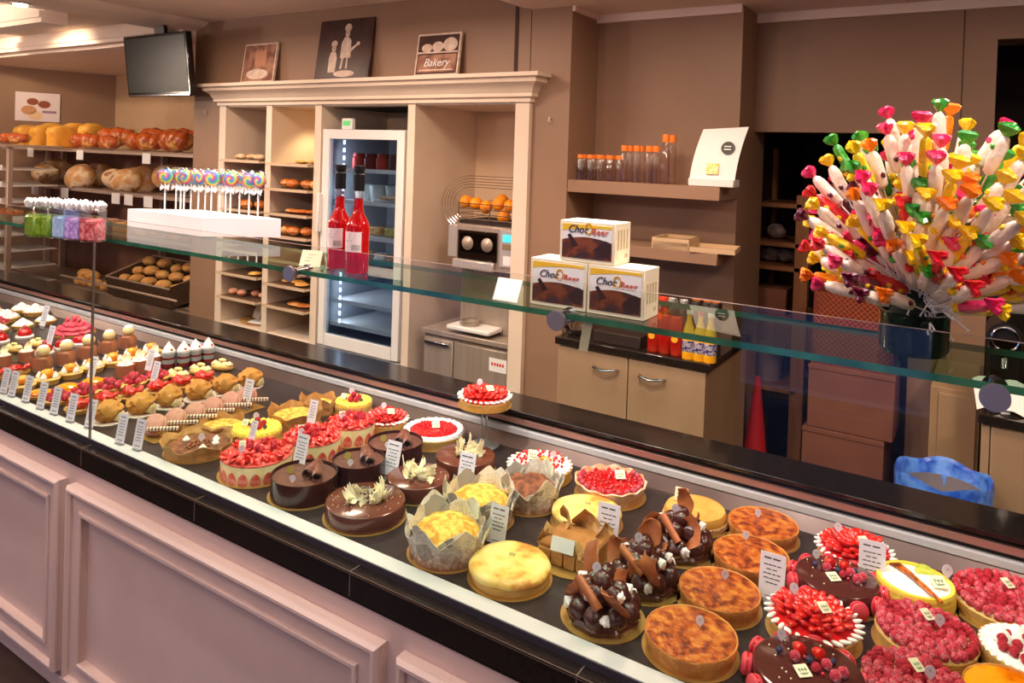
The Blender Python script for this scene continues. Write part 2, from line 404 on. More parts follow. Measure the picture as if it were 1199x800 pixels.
# round standoffs that clamp shelf and pane
discm = mat('satin_steel', (176, 170, 172), .35, metal=.85)
def standoff(px, py, s, lab):
    p = ony(px, py, 1.272); m = MB(); m.lathe([(0, 0), (.019, 0), (.020, .002), (.020, .010), (0, .010)], 28, M=Matrix.Rotation(PI / 2, 4, 'X')); t = obj('standoff_disc', m, ctr, mats=discm); t.location = Vector((p.x, 1.283, p.z)) - ctr.location
    m = MB(); m.lathe([(0, -.05), (.014, -.05), (.014, -.008), (0, -.008)], 20, M=Matrix.Rotation(PI / 2, 4, 'X')); m.lathe([(0, -.058), (.018, -.058), (.018, -.05), (0, -.05)], 20, M=Matrix.Rotation(PI / 2, 4, 'X')); obj('spacer', m, t, mats=chrome)
    m = MB(); m.rng(-.008, .008, .05, .16, -.006, 1.372 - p.z, .001); obj('shelf_arm', m, t, mats=chrome)
standoff(650, 376, 1, 'round steel standoff under the stacked cake boxes')
standoff(337, 321, 1, 'round steel standoff below the folded cream card and red bottles')
standoff(1165, 467, 1, 'round steel standoff near the coffee machine')
standoff(58, 273, 1, 'dark round standoff under the bags of sweets')
# ------------------------------------------------------------------ food materials
amber = mat('baked_custard', (212, 134, 54), .34, [(178, 82, 28), (104, 40, 16)], 46, .5, 90, coat=.3, thr=(.34, .64))
crustm = mat('tart_crust', (214, 146, 72), .6, (186, 112, 48), 30, .3, 150)
crustl = mat('pale_shortcrust', (236, 196, 120), .6, (222, 172, 92), 30, .3, 150)
crustd = mat('dark_base_crust', (150, 66, 30), .6, (120, 48, 22), 40, .3, 120)
cheesem = mat('golden_cheese_crust', (244, 218, 136), .4, [(240, 200, 100), (206, 130, 56)], 17, .15, 40, coat=.15, thr=(.42, .68))
choc = mat('chocolate_glaze', (66, 30, 22), .16, (56, 24, 18), 8, coat=.6)
chocm = mat('milk_chocolate_glaze', (112, 62, 46), .2, (100, 54, 40), 6, coat=.5)
chocc = mat('chocolate_choux_coating', (58, 24, 22), .2, (78, 34, 28), 20, .12, 60, coat=.5)
shardm = mat('milk_chocolate_shaving', (192, 114, 70), .34, (166, 90, 50), 20, .15, 40)
curlm = mat('dusted_chocolate_curl', (120, 70, 56), .4, (196, 170, 160), 40, thr=(.5, .75))
darkchoc = mat('dark_chocolate_band', (52, 24, 18), .22, (64, 30, 22), 10, coat=.4)
whchoc = mat('white_chocolate', (250, 242, 208), .4, (244, 232, 190), 20)
creamm = mat('whipped_cream', (252, 250, 246), .5, sss=.1)
vanilla = mat('vanilla_cream', (244, 226, 176), .5, (238, 214, 152), 30)
rasp = mat('raspberry_flesh', (214, 40, 62), .42, (186, 20, 44), 60, .9, 260, coat=.15)
raspd = mat('sugared_raspberry', (226, 66, 88), .55, (248, 204, 210), 55, .9, 260, thr=(.5, .68))
straw = mat('glazed_strawberry', (228, 36, 18), .22, [(206, 22, 18), (250, 110, 56)], 45, .15, 300, coat=.8, thr=(.4, .7))
strawc = mat('strawberry_cut_face', (240, 146, 120), .35, (222, 80, 64), 70, coat=.4)
jelly = mat('red_fruit_jelly', (190, 10, 18), .12, (214, 26, 30), 30, coat=.8)
cherrym = mat('glazed_cherry', (196, 10, 16), .1, (160, 6, 14), 20, coat=.9)
bluem = mat('blueberry_skin', (42, 44, 74), .4, (66, 70, 104), 40)
macm = mat('raspberry_macaron_shell', (226, 78, 92), .5, (216, 64, 80), 60)
macb = mat('brown_pink_macaron_shell', (206, 150, 132), .55, (196, 138, 118), 60)
pufm = mat('golden_choux', (246, 196, 96), .45, [(230, 152, 58), (164, 78, 28)], 30, .6, 60, thr=(.38, .66), coat=.2)
orange = mat('orange_glaze', (246, 170, 30), .15, [(240, 130, 10), (190, 70, 10)], 18, coat=.8, thr=(.45, .75))
lemonm = mat('lemon_cream', (250, 226, 96), .35, (246, 214, 72), 20)
tagm = mat('translucent_tag', (226, 216, 226), .35)
plaqm = mat('sugar_plaque', (244, 236, 206), .5)
greeni = mat('green_print', (96, 130, 84), .6)
crumb = mat('golden_crumble', (244, 212, 100), .7, (210, 150, 50), 50, .8, 90)
sponge = mat('brown_sponge', (150, 92, 58), .8, (100, 58, 40), 50, .6, 100)
def news_mat():
    m = mat('printed_newspaper', (246, 240, 228), .65, (232, 224, 204), 12, .25, 30); nt = m.node_tree; N = nt.nodes; L = nt.links
    b = N['Principled BSDF']; tc = N.new('ShaderNodeTexCoord')
    wv = N.new('ShaderNodeTexWave'); wv.bands_direction = 'Z'; wv.inputs['Scale'].default_value = 75; wv.inputs['Distortion'].default_value = .6; L.new(tc.outputs['Object'], wv.inputs['Vector'])
    ns = N.new('ShaderNodeTexNoise'); ns.inputs['Scale'].default_value = 300; L.new(tc.outputs['Object'], ns.inputs['Vector'])
    n2 = N.new('ShaderNodeTexVoronoi'); n2.inputs['Scale'].default_value = 24; n2.feature = 'F1'; L.new(tc.outputs['Object'], n2.inputs['Vector'])
    a = N.new('ShaderNodeMath'); a.operation = 'GREATER_THAN'; a.inputs[1].default_value = .62; L.new(wv.outputs['Fac'], a.inputs[0])
    c = N.new('ShaderNodeMath'); c.operation = 'GREATER_THAN'; c.inputs[1].default_value = .47; L.new(ns.outputs['Fac'], c.inputs[0])
    sep = N.new('ShaderNodeSeparateColor'); L.new(n2.outputs['Color'], sep.inputs[0])
    e = N.new('ShaderNodeMath'); e.operation = 'GREATER_THAN'; e.inputs[1].default_value = .35; L.new(sep.outputs[0], e.inputs[0])
    pic = N.new('ShaderNodeMath'); pic.operation = 'LESS_THAN'; pic.inputs[1].default_value = .13; L.new(sep.outputs[0], pic.inputs[0])
    p = N.new('ShaderNodeMath'); p.operation = 'MULTIPLY'; L.new(a.outputs[0], p.inputs[0]); L.new(c.outputs[0], p.inputs[1])
    q = N.new('ShaderNodeMath'); q.operation = 'MULTIPLY'; L.new(p.outputs[0], q.inputs[0]); L.new(e.outputs[0], q.inputs[1])
    q2 = N.new('ShaderNodeMath'); q2.operation = 'MAXIMUM'; L.new(q.outputs[0], q2.inputs[0]); L.new(pic.outputs[0], q2.inputs[1])
    s = N.new('ShaderNodeMath'); s.operation = 'MULTIPLY'; s.inputs[1].default_value = .55; L.new(q2.outputs[0], s.inputs[0])
    mx = N.new('ShaderNodeMixRGB'); L.new(s.outputs[0], mx.inputs[0]); old = b.inputs['Base Color'].links[0].from_socket
    
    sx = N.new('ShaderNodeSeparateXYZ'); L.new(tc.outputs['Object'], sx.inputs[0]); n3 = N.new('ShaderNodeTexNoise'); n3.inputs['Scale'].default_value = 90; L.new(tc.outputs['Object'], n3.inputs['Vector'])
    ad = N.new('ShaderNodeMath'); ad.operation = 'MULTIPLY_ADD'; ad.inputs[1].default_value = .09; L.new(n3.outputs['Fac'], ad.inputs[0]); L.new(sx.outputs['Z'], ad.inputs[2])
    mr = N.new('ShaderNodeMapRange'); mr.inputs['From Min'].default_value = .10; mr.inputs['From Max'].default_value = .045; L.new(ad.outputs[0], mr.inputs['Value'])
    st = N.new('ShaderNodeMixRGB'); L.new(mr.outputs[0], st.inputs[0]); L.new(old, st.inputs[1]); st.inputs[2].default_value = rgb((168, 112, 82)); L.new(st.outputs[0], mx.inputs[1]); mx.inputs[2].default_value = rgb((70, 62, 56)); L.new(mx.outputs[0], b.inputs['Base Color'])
    return m
newsm = news_mat()

# ------------------------------------------------------------------ shared small meshes
def bump_fn(k, amp, sd=0): return lambda c: 1 + amp * noise.noise(c * k + Vector((sd, sd * 2, 0)))
def m_raspberry(mt):
    b = MB()
    def fn(c):
        th = math.atan2(c.y, c.x); ph = math.acos(max(-1, min(1, c.z)))
        return 1 + .1 * max(-.4, math.cos(7 * th + (round(ph * 6 / PI) % 2) * PI) * math.cos(ph * 12)) * (math.sin(ph) ** .5)
    b.ball((0, 0, .0085), .0095, (1, 1, 1.12), 3, fn); return b.mesh('raspberry', mt, ang=80)
RASP, RASPD = m_raspberry(rasp), m_raspberry(raspd)
def m_straw(kind):
    b = MB(); prof = [(0, -.013), (.004, -.011), (.008, -.005), (.0105, .003), (.0095, .009), (.005, .012), (0, .0122)]
    vs = b.lathe(prof, 14)
    if kind == 'half':
        for v in vs:
            if v.co.y < 0: v.co.y *= .05
        b.b.faces.ensure_lookup_table(); b.b.normal_update()
        for f in b.b.faces:
            if f.calc_center_median().y < .0005: f.material_index = 1
    elif kind == 'wedge':
        for v in vs: v.co.y *= .42; v.co.x *= .8
    return b.mesh('strawberry', [straw, strawc])
STRAW, STRAWH, STRAWW = m_straw('w'), m_straw('half'), m_straw('wedge')
b = MB(); b.ball((0, 0, .006), .006, (1, 1, .92), 2); b.lathe([(.0012, .0105), (.0024, .0122), (.0028, .0116), (.0018, .0105)], 8); BLUE = b.mesh('blueberry', bluem)
b = MB(); b.ball((0, 0, .0036), .0036, (1, 1, 1), 2); CURR = b.mesh('redcurrant', jelly)
b = MB(); b.ball((0, 0, .0058), .0062, (1, 1, .95), 2); CHERRY = b.mesh('cherry', cherrym)
b = MB(); b.ball((0, 0, .0014), .0016, (1, 1, 1), 1); PEARL = b.mesh('pearl', whchoc)
def m_dollop(h, r, mt, lob=6):
    b = MB(); b.lathe([(0, 0), (r * .9, 0), (r, h * .2), (r * .82, h * .45), (r * .5, h * .7), (r * .2, h * .92), (0, h)], 24, fn=lambda a, rr, z: (rr * (1 + .14 * math.cos(lob * (a + z * 60))), z)); return b.mesh('cream_dollop', mt)
DOLL = m_dollop(.013, .0085, creamm); DOLLV = m_dollop(.008, .0085, lemonm); DOLLB = m_dollop(.03, .014, creamm)
b = MB(); b.ball((0, 0, .004), .006, (1.9, .85, .65), 2, bump_fn(4, .2)); LOBE = b.mesh('cream_dollop', creamm)
def m_choux(mt, s=0): b = MB(); b.ball((0, 0, 0), 1, (1, 1, .85), 3, bump_fn(2.2, .28, s)); return b.mesh('choux', mt)
CHX = []
for i_ in range(3): b = MB(); b.ball((0, 0, 0), 1, (1, 1, .9), 3, bump_fn(1.8, .14, i_ * 3.1)); CHX.append(b.mesh('choux', chocc))
def m_curl(mt, L=.07, r=.009, turns=1.6):
    b = MB(); P = []
    for i in range(22):
        a = turns * 2 * PI * i / 21; rr = r * (1 - .32 * i / 21)
        P.append([(-L / 2 + L * j / 4, rr * math.cos(a), rr * math.sin(a)) for j in range(5)])
    b.sheet(P, .0012); return b.mesh('chocolate_curl', mt)
CURL, CURLD = m_curl(shardm), m_curl(curlm, .078, .017, 1.25)
def m_shard(mt, sd, w=.042, l=.052):
    r = random.Random(sd); b = MB(); P = []
    for i in range(8):
        u = i / 7; row = []; wl = w * (.35 + .65 * math.sin(PI * (.15 + .7 * u))) * (.85 + .3 * r.random())
        for j in range(6):
            v = j / 5 - .5; row.append((wl * v, .02 * math.sin(u * 2.2 + sd) + .035 * (v * v) + .004 * noise.noise(Vector((u * 4, v * 4, sd))), l * u))
        P.append(row)
    b.sheet(P, .0014); return b.mesh('chocolate_shard', mt)
SHARD = [m_shard(shardm, s) for s in range(4)]
def m_petal(sd, l=.028, w=.024):
    r = random.Random(sd); b = MB(); P = []; cv = .6 + r.random() * 1.2
    for i in range(7):
        u = i / 6; ww = w * math.sin(PI * (.12 + .8 * u)) ** .7
        P.append([(ww * (j / 4 - .5), l * math.sin(u * cv * 1.2) / (cv * 1.2), l * (1 - math.cos(u * cv * 1.5)) * .7 + .012 * ((j / 4 - .5) * 2) ** 2 * u) for j in range(5)])
    b.sheet(P, .0012); return b.mesh('shaving', whchoc)
PET = [m_petal(s) for s in range(5)]
def m_tag():
    b = MB(); P = [(0, -.012)]
    P += [(.0085 * math.cos(a), .001 + .0085 * math.sin(a) * 1.1) for a in [-.5 + k * (PI + 1.0) / 14 for k in range(15)]]
    b.prism(P, -.0004, .0004, Matrix.Rotation(PI / 2, 4, 'X')); b.mi = 1; b.box((0, -.0006, .002), (.004, .0006, .0006)); b.box((0, -.0006, .0035), (.002, .0006, .002))
    return b.mesh('tag', [tagm, mat('grey_print', (170, 160, 170), .6)], flat=True)
TAG = m_tag()
def m_plaque(base=plaqm, prt=greeni):
    b = MB(); b.box((0, 0, .001), (.026, .026, .0018), bev=.0005); b.mi = 1; r = random.Random(3)
    for i in range(3):
        x = -.006 + .006 * i
        b.box((x, .001, .0022), (.0045, .0016, .0004)); b.box((x, .0035, .0022), (.003, .0016, .0004)); b.box((x, -.001, .0022), (.001, .004, .0004))
    b.box((0, -.0055, .0022), (.017, .0012, .0004)); b.box((0, -.0078, .0022), (.012, .001, .0004))
    return b.mesh('plaque', [base, prt], flat=True)
PLAQ = m_plaque(); PLAQD = m_plaque(darkchoc, mat('gold_print', (170, 130, 60), .4, metal=.5))
def m_mac(shell, fill, r=.02):
    b = MB(); h = r * .42
    prof = [(0, 0), (r * .7, .0005), (r * .97, h * .5), (r, h * .8), (r * 1.03, h * .95), (r * .98, h * 1.1), (0, h * 1.1)]
    b.lathe(prof, 24, M=Matrix.Translation((0, 0, -h * 1.35))); b.lathe(prof, 24, M=Matrix.Translation((0, 0, h * 1.35)) @ Matrix.Rotation(PI, 4, 'X'))
    b.mi = 1; b.lathe([(0, -h * .3), (r * .94, -h * .3), (r * .98, 0), (r * .94, h * .3), (0, h * .3)], 24); return b.mesh('macaron', [shell, fill])
MAC = m_mac(macm, jelly)

def R_(a, b): return rnd.uniform(a, b)
def put(mesh, name, t, x, y, z, rot=(0, 0, 0), sc=1): return obj(name, mesh, t, (x, y, z), rot, sc)
CR = []
def board(t, R, mt=None):
    CR.append((t, R))
    b = MB(); b.lathe([(0, 0), (R, 0), (R, .0018), (0, .0018)], 48); obj('gold_board', b, t, mats=mt or goldb)
def ntag(t, x, y, z, rz=.5, sc=1.0, lean=-.15): put(TAG, 'name_tag', t, x, y, z + .012 * sc, (lean, 0, rz), sc)
def scatter(n, R, mind, tries=60, rin=0):
    P = []
    for _ in range(n):
        for _ in range(tries):
            a = R_(0, 2 * PI); r = math.sqrt(R_(rin * rin, 1)) * R; p = (r * math.cos(a), r * math.sin(a))
            if all((p[0] - q[0]) ** 2 + (p[1] - q[1]) ** 2 > mind * mind for q in P): P.append(p); break
    return P
DZ = .7205
def cake_at(name, px, py, h, label, cat, rz=0, group=None):
    p = onz(px, py, .72 + h); return thing(name, label, cat, (p.x, p.y, DZ), rz, group)

def crust_shell(t, R, h, mt, flute=0, amp=.0, nm='crust'):
    b = MB(); s = rnd.random() * 9
    def fn(a, r, z):
        k = 1 + (amp * math.cos(flute * a) if (flute and r > R * .9) else 0)
        k += .006 * noise.noise(Vector((math.cos(a) * 5, math.sin(a) * 5, z * 60 + s)))
        zz = z + (.0012 * noise.noise(Vector((math.cos(a) * 9, math.sin(a) * 9, s))) if z > h * .8 else 0)
        return r * k, zz
    b.lathe([(0, .002), (R * .93, .002), (R * .97, h * .55), (R, h - .002), (R * .985, h + .0008), (R * .955, h - .0005), (R * .94, h - .006), (0, h - .006)], 72, fn=fn); return obj(nm, b, t, mats=mt)
def filling(t, R, z, mt, nm='filling', dome=.002, amp=.0015, k=40):
    b = MB(); s = rnd.random() * 9
    b.lathe([(R, z - .004), (R, z), (R * .8, z + dome * .7), (R * .6, z + dome), (R * .4, z + dome), (R * .2, z + dome), (0, z + dome)], 48, fn=lambda a, r, zz: (r, zz + amp * noise.noise(Vector((r * math.cos(a) * k, r * math.sin(a) * k, s))))); return obj(nm, b, t, mats=mt)

def custard_tart(px, py, R, label, h=.036, fm=None, tagp=None, grp=None):
    t = cake_at('custard_tart', px, py, h, label, 'tart', R_(0, 6), grp); t.rotation_euler.z = 0
    board(t, R * 1.04); crust_shell(t, R, h, crustm, 40, .004); filling(t, R * .95, h - .001, fm or amber)
    if tagp: ntag(t, tagp[0] * R, tagp[1] * R, h, .55)
    return t
def choc_mound(px, py, R, label, sd, h=.0):
    t = cake_at('chocolate_choux_cake', px, py, .0, label, 'cake'); r = random.Random(sd)
    board(t, R * 1.0); b = MB(); b.lathe([(0, .002), (R * .84, .002), (R * .86, .012), (R * .8, .02), (0, .022)], 40, fn=lambda a, rr, z: (rr * (1 + .03 * math.cos(9 * a)), z)); obj('base', b, t, mats=chocc)
    for (n, rr, z, s) in ((9, R * .62, .030, .026), (6, R * .38, .060, .025), (2, R * .16, .084, .022)):
        for k in range(n):
            a = 2 * PI * k / n + r.random() * .4 + z * 20
            put(CHX[k % 3], 'choux_ball', t, rr * math.cos(a), rr * math.sin(a), z, (r.random() * 3, r.random() * 3, r.random() * 6), s)
    for k in range(9):
        a = 2 * PI * k / 9 + .3; rr = R * (.78 if k % 2 else .52); put(DOLL, 'cream_dollop', t, rr * math.cos(a), rr * math.sin(a), .03 if k % 2 else .066, (R_(-.8, .8) - .5 * math.sin(a) * 1.2, .9 * math.cos(a), 0), 1.45)
    # shards on the customer's side
    for k, (a, rr, z, rz, sc) in enumerate(((-1.9, .82, .03, .1, 1.1), (-1.05, .78, .04, -.3, 1.4), (-2.7, .74, .03, .7, 1.1), (.2, .6, .05, 1.2, 1.1), (1.8, .45, .07, 3, 1.35))):
        a += r.uniform(-.3, .3); put(SHARD[(k + sd) % 4], 'chocolate_shard', t, rr * R * math.cos(a), rr * R * math.sin(a), z, (r.uniform(-.5, .1), r.uniform(-.6, .6), rz + r.uniform(-.3, .3)), sc * r.uniform(.9, 1.1))
    put(CURL, 'chocolate_curl', t, -.1 * R, -.62 * R, .075, (0, r.uniform(.3, .7), r.uniform(-.6, -.2)), 1.05)
    ntag(t, -.15 * R, -.1 * R, .092, .5, 1.1)
    return t
def cheesecake(px, py, R, label, h=.038, plaque=True):
    t = cake_at('cheesecake', px, py, h, label, 'cheesecake'); board(t, R * 1.05)
    b = MB(); b.lathe([(0, .002), (R * .93, .002), (R * .97, h * .35), (R * .965, h * .55), (0, h * .5)], 48); obj('crust', b, t, mats=crustl)
    b = MB(); s = rnd.random() * 5
    b.lathe([(0, h * .45), (R * .95, h * .5), (R * 1.01, h * .6), (R * 1.02, h * .74), (R * .99, h * .9), (R * .9, h * 1.02), (R * .75, h * 1.06), (R * .6, h * 1.0), (R * .45, h * 1.05), (R * .25, h * .98), (0, h * 1.02)], 56,
            fn=lambda a, r, z: (r * (1 + .012 * math.sin(3 * a + s)), z + .003 * noise.noise(Vector((r * math.cos(a) * 22, r * math.sin(a) * 22, s)))))
    obj('puffed_top', b, t, mats=cheesem)
    if plaque: put(PLAQ_G, 'printed_mark', t, -.1 * R, .25 * R, h * 1.06, (0, 0, .3), .9)
    return t
b = MB()
for i in range(3):
    x = -.006 + .006 * i; b.box((x, .001, .0004), (.0045, .0016, .0006)); b.box((x, .0035, .0004), (.003, .0014, .0006)); b.box((x, -.0012, .0004), (.001, .004, .0006))
b.box((0, -.0055, .0004), (.017, .0014, .0006)); PLAQ_G = b.mesh('plaque', mat('grey_green_print', (120, 130, 110), .6), flat=True)

def paper_cup(t, R, h, mt, sd, peaks=8, nm='paper_wrap', flare=.18, low=.55):
    r = random.Random(sd); n = 64; pk = [r.uniform(.0, 1) for _ in range(peaks)]; P = []
    for i in range(9):
        u = i / 8; row = []
        for j in range(n + 1):
            a = 2 * PI * (j % n) / n; q = a / (2 * PI) * peaks; k = int(q) % peaks; fr = q - int(q)
            tri = 1 - abs(2 * fr - 1); top = h * (low + (1 - low) * (.25 + .75 * pk[k]) * tri ** .8)
            fold = .035 * math.cos(peaks * 2 * a + pk[k] * 3) * (.3 + u)
            rr = R * (1 + fold + flare * u * u * (.5 + .8 * pk[(k + 2) % peaks]) + .05 * noise.noise(Vector((math.cos(a) * 4, math.sin(a) * 4, u * 3 + sd))))
            row.append((rr * math.cos(a), rr * math.sin(a), .003 + top * u))
        P.append(row)
    b = MB(); b.sheet(P, .0009); o = obj(nm, b.mesh(nm, mt, ang=14), t)
    return o
def news_cake(px, py, R, label, sd, h=.118, top=crumb):
    t = cake_at('paper_wrapped_cake', px, py, .04, label, 'cake'); board(t, R * 1.06)
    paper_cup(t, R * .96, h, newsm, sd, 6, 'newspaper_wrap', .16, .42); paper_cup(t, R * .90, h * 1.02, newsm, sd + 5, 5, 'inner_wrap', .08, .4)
    b = MB(); b.lathe([(0, .003), (R * .86, .003), (R * .88, h * .45), (R * .7, h * .58), (R * .35, h * .66), (0, h * .66)], 36, fn=lambda a, r, z: (r * (1 + .03 * noise.noise(Vector((math.cos(a) * 5, math.sin(a) * 5, z * 30)))), z + (.008 * noise.noise(Vector((r * math.cos(a) * 60, r * math.sin(a) * 60, sd))) if z > h * .5 else 0)))
    obj('cake', b, t, mats=top)
    return t
def petals(t, z, R, n, sd, cx=0, cy=0):
    r = random.Random(sd)
    for k in range(n):
        a = r.uniform(0, 6.28); rr = R * math.sqrt(r.random()) * 1.05
        put(PET[k % 5], 'white_chocolate_shaving', t, cx + rr * math.cos(a), cy + rr * math.sin(a), z + .004 + .016 * (1 - rr / R) * r.random(), (r.uniform(-1.0, .5), r.uniform(-1.2, 1.2), r.uniform(0, 6.28)), r.uniform(.6, 1.1))
    for k in range(0):
        a = 2 * PI * k / n * 2.4 + r.random(); rr = R * (.15 + .75 * (k / n))
        put(PET[k % 5], 'white_chocolate_shaving', t, cx + rr * math.cos(a) * .8, cy + rr * math.sin(a) * .8, z + .012 * (1 - k / n), (r.uniform(-.2, .5), r.uniform(-.5, .5), a - PI / 2 + r.uniform(-.5, .5)), r.uniform(.8, 1.25))
def glazed(px, py, R, label, h, mt, sd, pearls=0, plaq=None, pet=18, nm='chocolate_cake'):
    t = cake_at(nm, px, py, h, label, 'cake'); board(t, R * 1.05)
    b = MB(); b.lathe([(0, .002), (R * .985, .002), (R, .008), (R, h - .008), (R * .985, h - .002), (R * .95, h), (0, h)], 56); obj('glazed_body', b, t, mats=mt)
    if pet: petals(t, h, R * .42, int(pet * 1.8), sd)
    if plaq: put(plaq, 'plaque', t, 0, -.05 * R, h + .024, (.7, .1, .75), .85)
    for (x, y) in scatter(pearls, R * .92, .006, rin=.45): put(PEARL, 'sugar_pearl', t, x, y, h)
    return t
def ring_cake(px, py, R, label, sd, h=.062):
    t = cake_at('chocolate_ring_cake', px, py, h, label, 'cake'); board(t, R * 1.08)
    b = MB(); b.lathe([(R * .97, .002), (R, .002), (R, h), (R * .975, h), (R * .97, h * .8), (R * .97, .002)], 56); obj('chocolate_band', b, t, mats=darkchoc)
    b = MB(); b.lathe([(0, .004), (R * .965, .004), (R * .965, h * .86), (0, h * .88)], 40); obj('mousse', b, t, mats=mat('chocolate_mousse', (92, 52, 40), .5, (110, 66, 52), 60, .3, 150))
    z = h * .88 + .013; r = random.Random(sd)
    put(CURLD, 'chocolate_curl', t, .12 * R, .2 * R, z, (0, 0, -1.0 + r.uniform(-.2, .2)), .95); put(CURLD, 'chocolate_curl', t, .42 * R, .12 * R, z, (0, 0, -.75), .85)
    b = MB(); b.lathe([(0, -.001), (.011, -.001), (.011, .001), (0, .001)], 20); obj('gold_coin', b, t, (-.45 * R, -.15 * R, h * .9 + .008), (1.1, 0, .4), mats=mat('olive_gold', (150, 130, 60), .35, metal=.5))
    b = MB(); b.box((0, 0, .01), (.003, .001, .03)); obj('gold_stick', b, t, (.05 * R, -.45 * R, h * .88), (0, .15, 0), mats=goldb)
    ntag(t, .1 * R, -.55 * R, h * .84, .5)
    return t
def fraisier(px, py, R, label, sd, h=.058):
    t = cake_at('strawberry_cream_cake', px, py, h, label, 'cake'); r = random.Random(sd); board(t, R * 1.06)
    b = MB(); b.lathe([(0, .002), (R * .97, .002), (R * .97, h - .004), (R * .96, h - .001), (0, h - .001)], 56); obj('cream_layer', b, t, mats=vanilla)
    n = max(12, int(2 * PI * R / .036))
    for k in range(n):
        a = 2 * PI * k / n; put(STRAWH, 'strawberry_half', t, R * .978 * math.cos(a), R * .978 * math.sin(a), .020, (PI, 0, a - PI / 2), (1.5, .8, 1.4))
    b = MB(); b.lathe([(0, h - .002), (R * .975, h - .002), (R * .975, h + .001), (R * .9, h + .002), (0, h + .003)], 40); obj('jelly_layer', b, t, mats=mat('pink_jelly', (226, 96, 90), .15, coat=.6))
    for (x, y) in scatter(80, R * .93, .0115):
        put(STRAWW, 'strawberry_piece', t, x, y, h + .007 + .006 * (1 - math.hypot(x, y) / R), (r.uniform(.6, 1.6), r.uniform(-.6, .6), r.uniform(0, 6)), r.uniform(.95, 1.25))
    for (x, y) in scatter(7, R * .5, .02): put(RASP, 'raspberry', t, x, y, h + .012, (0, r.uniform(-.5, .5), 0), 1)
    ntag(t, -.1 * R, -.45 * R, h + .012, .6, 1.1); put(PLAQ, 'plaque', t, -.45 * R, -.15 * R, h + .022, (1.0, 0, .8), .75)
    return t
def straw_tart(px, py, R, label, sd, h=.04, stand=None, lobes=True, loc=None):
    t = cake_at('strawberry_tart', px, py, h, label, 'tart'); r = random.Random(sd)
    if loc: t.location = loc
    board(t, R * 1.03); crust_shell(t, R * .97, h - .012, crustl)
    b = MB(); b.lathe([(R * .3, h - .016), (R * .93, h - .016), (R * .95, h - .006), (R * .8, h), (0, h)], 40); obj('berry_jelly', b, t, mats=jelly)
    n = int(2 * PI * R / .0195)
    for k in range(n):
        a = 2 * PI * k / n; put(LOBE, 'cream_dollop', t, R * .93 * math.cos(a), R * .93 * math.sin(a), h - .009, (0, R_(-.25, .1), a + R_(.2, .8)), (1.2, 1.05, 1.15))
    for (x, y) in scatter(52, R * .8, .0125):
        a = math.atan2(y, x); q = math.hypot(x, y) / R
        put(STRAWW, 'strawberry_slice', t, x, y, h + .003 + .01 * (1 - q), (1.15 + r.uniform(-.25, .25), r.uniform(-.3, .3), a + PI / 2 + r.uniform(-.4, .4)), r.uniform(.95, 1.3))
    put(PLAQ, 'plaque', t, .02, .0, h + .022, (.45, .1, .9), .95); ntag(t, -.5 * R, .35 * R, h + .01, .5, 1.1, -.3)
    return t
def rasp_tart(px, py, R, label, sd, h=.03, nt=True):
    t = cake_at('raspberry_tart', px, py, h + .01, label, 'tart'); r = random.Random(sd); board(t, R * 1.06); crust_shell(t, R, h, crustl)
    filling(t, R * .95, h - .001, vanilla)
    k = 0
    for rr in (R * .89, R * .70, R * .51, R * .32, R * .12):
        n = max(1, int(2 * PI * rr / .0186))
        for i in range(n):
            a = 2 * PI * i / n + k; me = RASPD if (noise.noise(Vector((rr * math.cos(a) * 18, rr * math.sin(a) * 18, sd))) > -.12) else RASP
            put(me, 'raspberry', t, rr * math.cos(a), rr * math.sin(a), h - .001 + r.uniform(0, .003), (r.uniform(-.3, .3), r.uniform(-.3, .3), r.random() * 6), r.uniform(.93, 1.08))
        k += .3
    put(PLAQ, 'plaque', t, .0, .25 * R, h + .026, (.5, .15, 1.0), .95)
    if nt: ntag(t, .25 * R, .1 * R, h + .016, .45, 1.15)
    return t
def macaron_cake(px, py, R, label, sd, h=.046):
    t = cake_at('macaron_cake', px, py, h, label, 'cake'); r = random.Random(sd); board(t, R * 1.12, darkchoc if 0 else goldb)
    b = MB(); b.lathe([(0, .002), (R * .985, .002), (R, .008), (R, h - .008), (R * .98, h - .002), (R * .93, h), (0, h)], 56); obj('glazed_body', b, t, mats=mat('dark_cocoa_glaze', (84, 40, 34), .14, coat=.7))
    n = 11
    for k in range(n):
        a = 2 * PI * k / n + sd; put(MAC, 'macaron', t, (R + .009) * math.cos(a), (R + .009) * math.sin(a), .023, (0, PI / 2 - .1, a), 1.0)
    for (me, nm, x, y, s) in ((STRAW, 'strawberry', -.25, .35, 1.1), (STRAW, 'strawberry', .1, .4, 1.1), (BLUE, 'blueberry', -.55, .1, 1.1), (BLUE, 'blueberry', 0, .12, 1.2), (RASPD, 'raspberry', -.25, .05, 1), (RASPD, 'raspberry', .3, .15, 1), (RASPD, 'raspberry', .5, -.1, 1.1), (BLUE, 'blueberry', .38, .35, 1), (RASP, 'raspberry', .15, -.05, .9), (RASPD, 'raspberry', .6, .1, 1), (CURR, 'redcurrant', -.1, .2, 1.1), (CURR, 'redcurrant', .45, .0, 1.1), (CURR, 'redcurrant', .28, -.1, 1.1)):
        rot = (1.45, .2, .9) if nm == 'strawberry' else (0, 0, 0)
        put(me, nm, t, x * R, y * R, h + (.009 if nm == 'strawberry' else 0), rot, s)
    for (x, y) in scatter(16, R * .85, .01, rin=.5): put(PEARL, 'sugar_pearl', t, x, y, h, (0, 0, 0), 1.3)
    put(PLAQ, 'plaque', t, -.05 * R, -.25 * R, h + .005, (.25, 0, .75), 1.0); ntag(t, -.6 * R, .5 * R, h, .4)
    return t

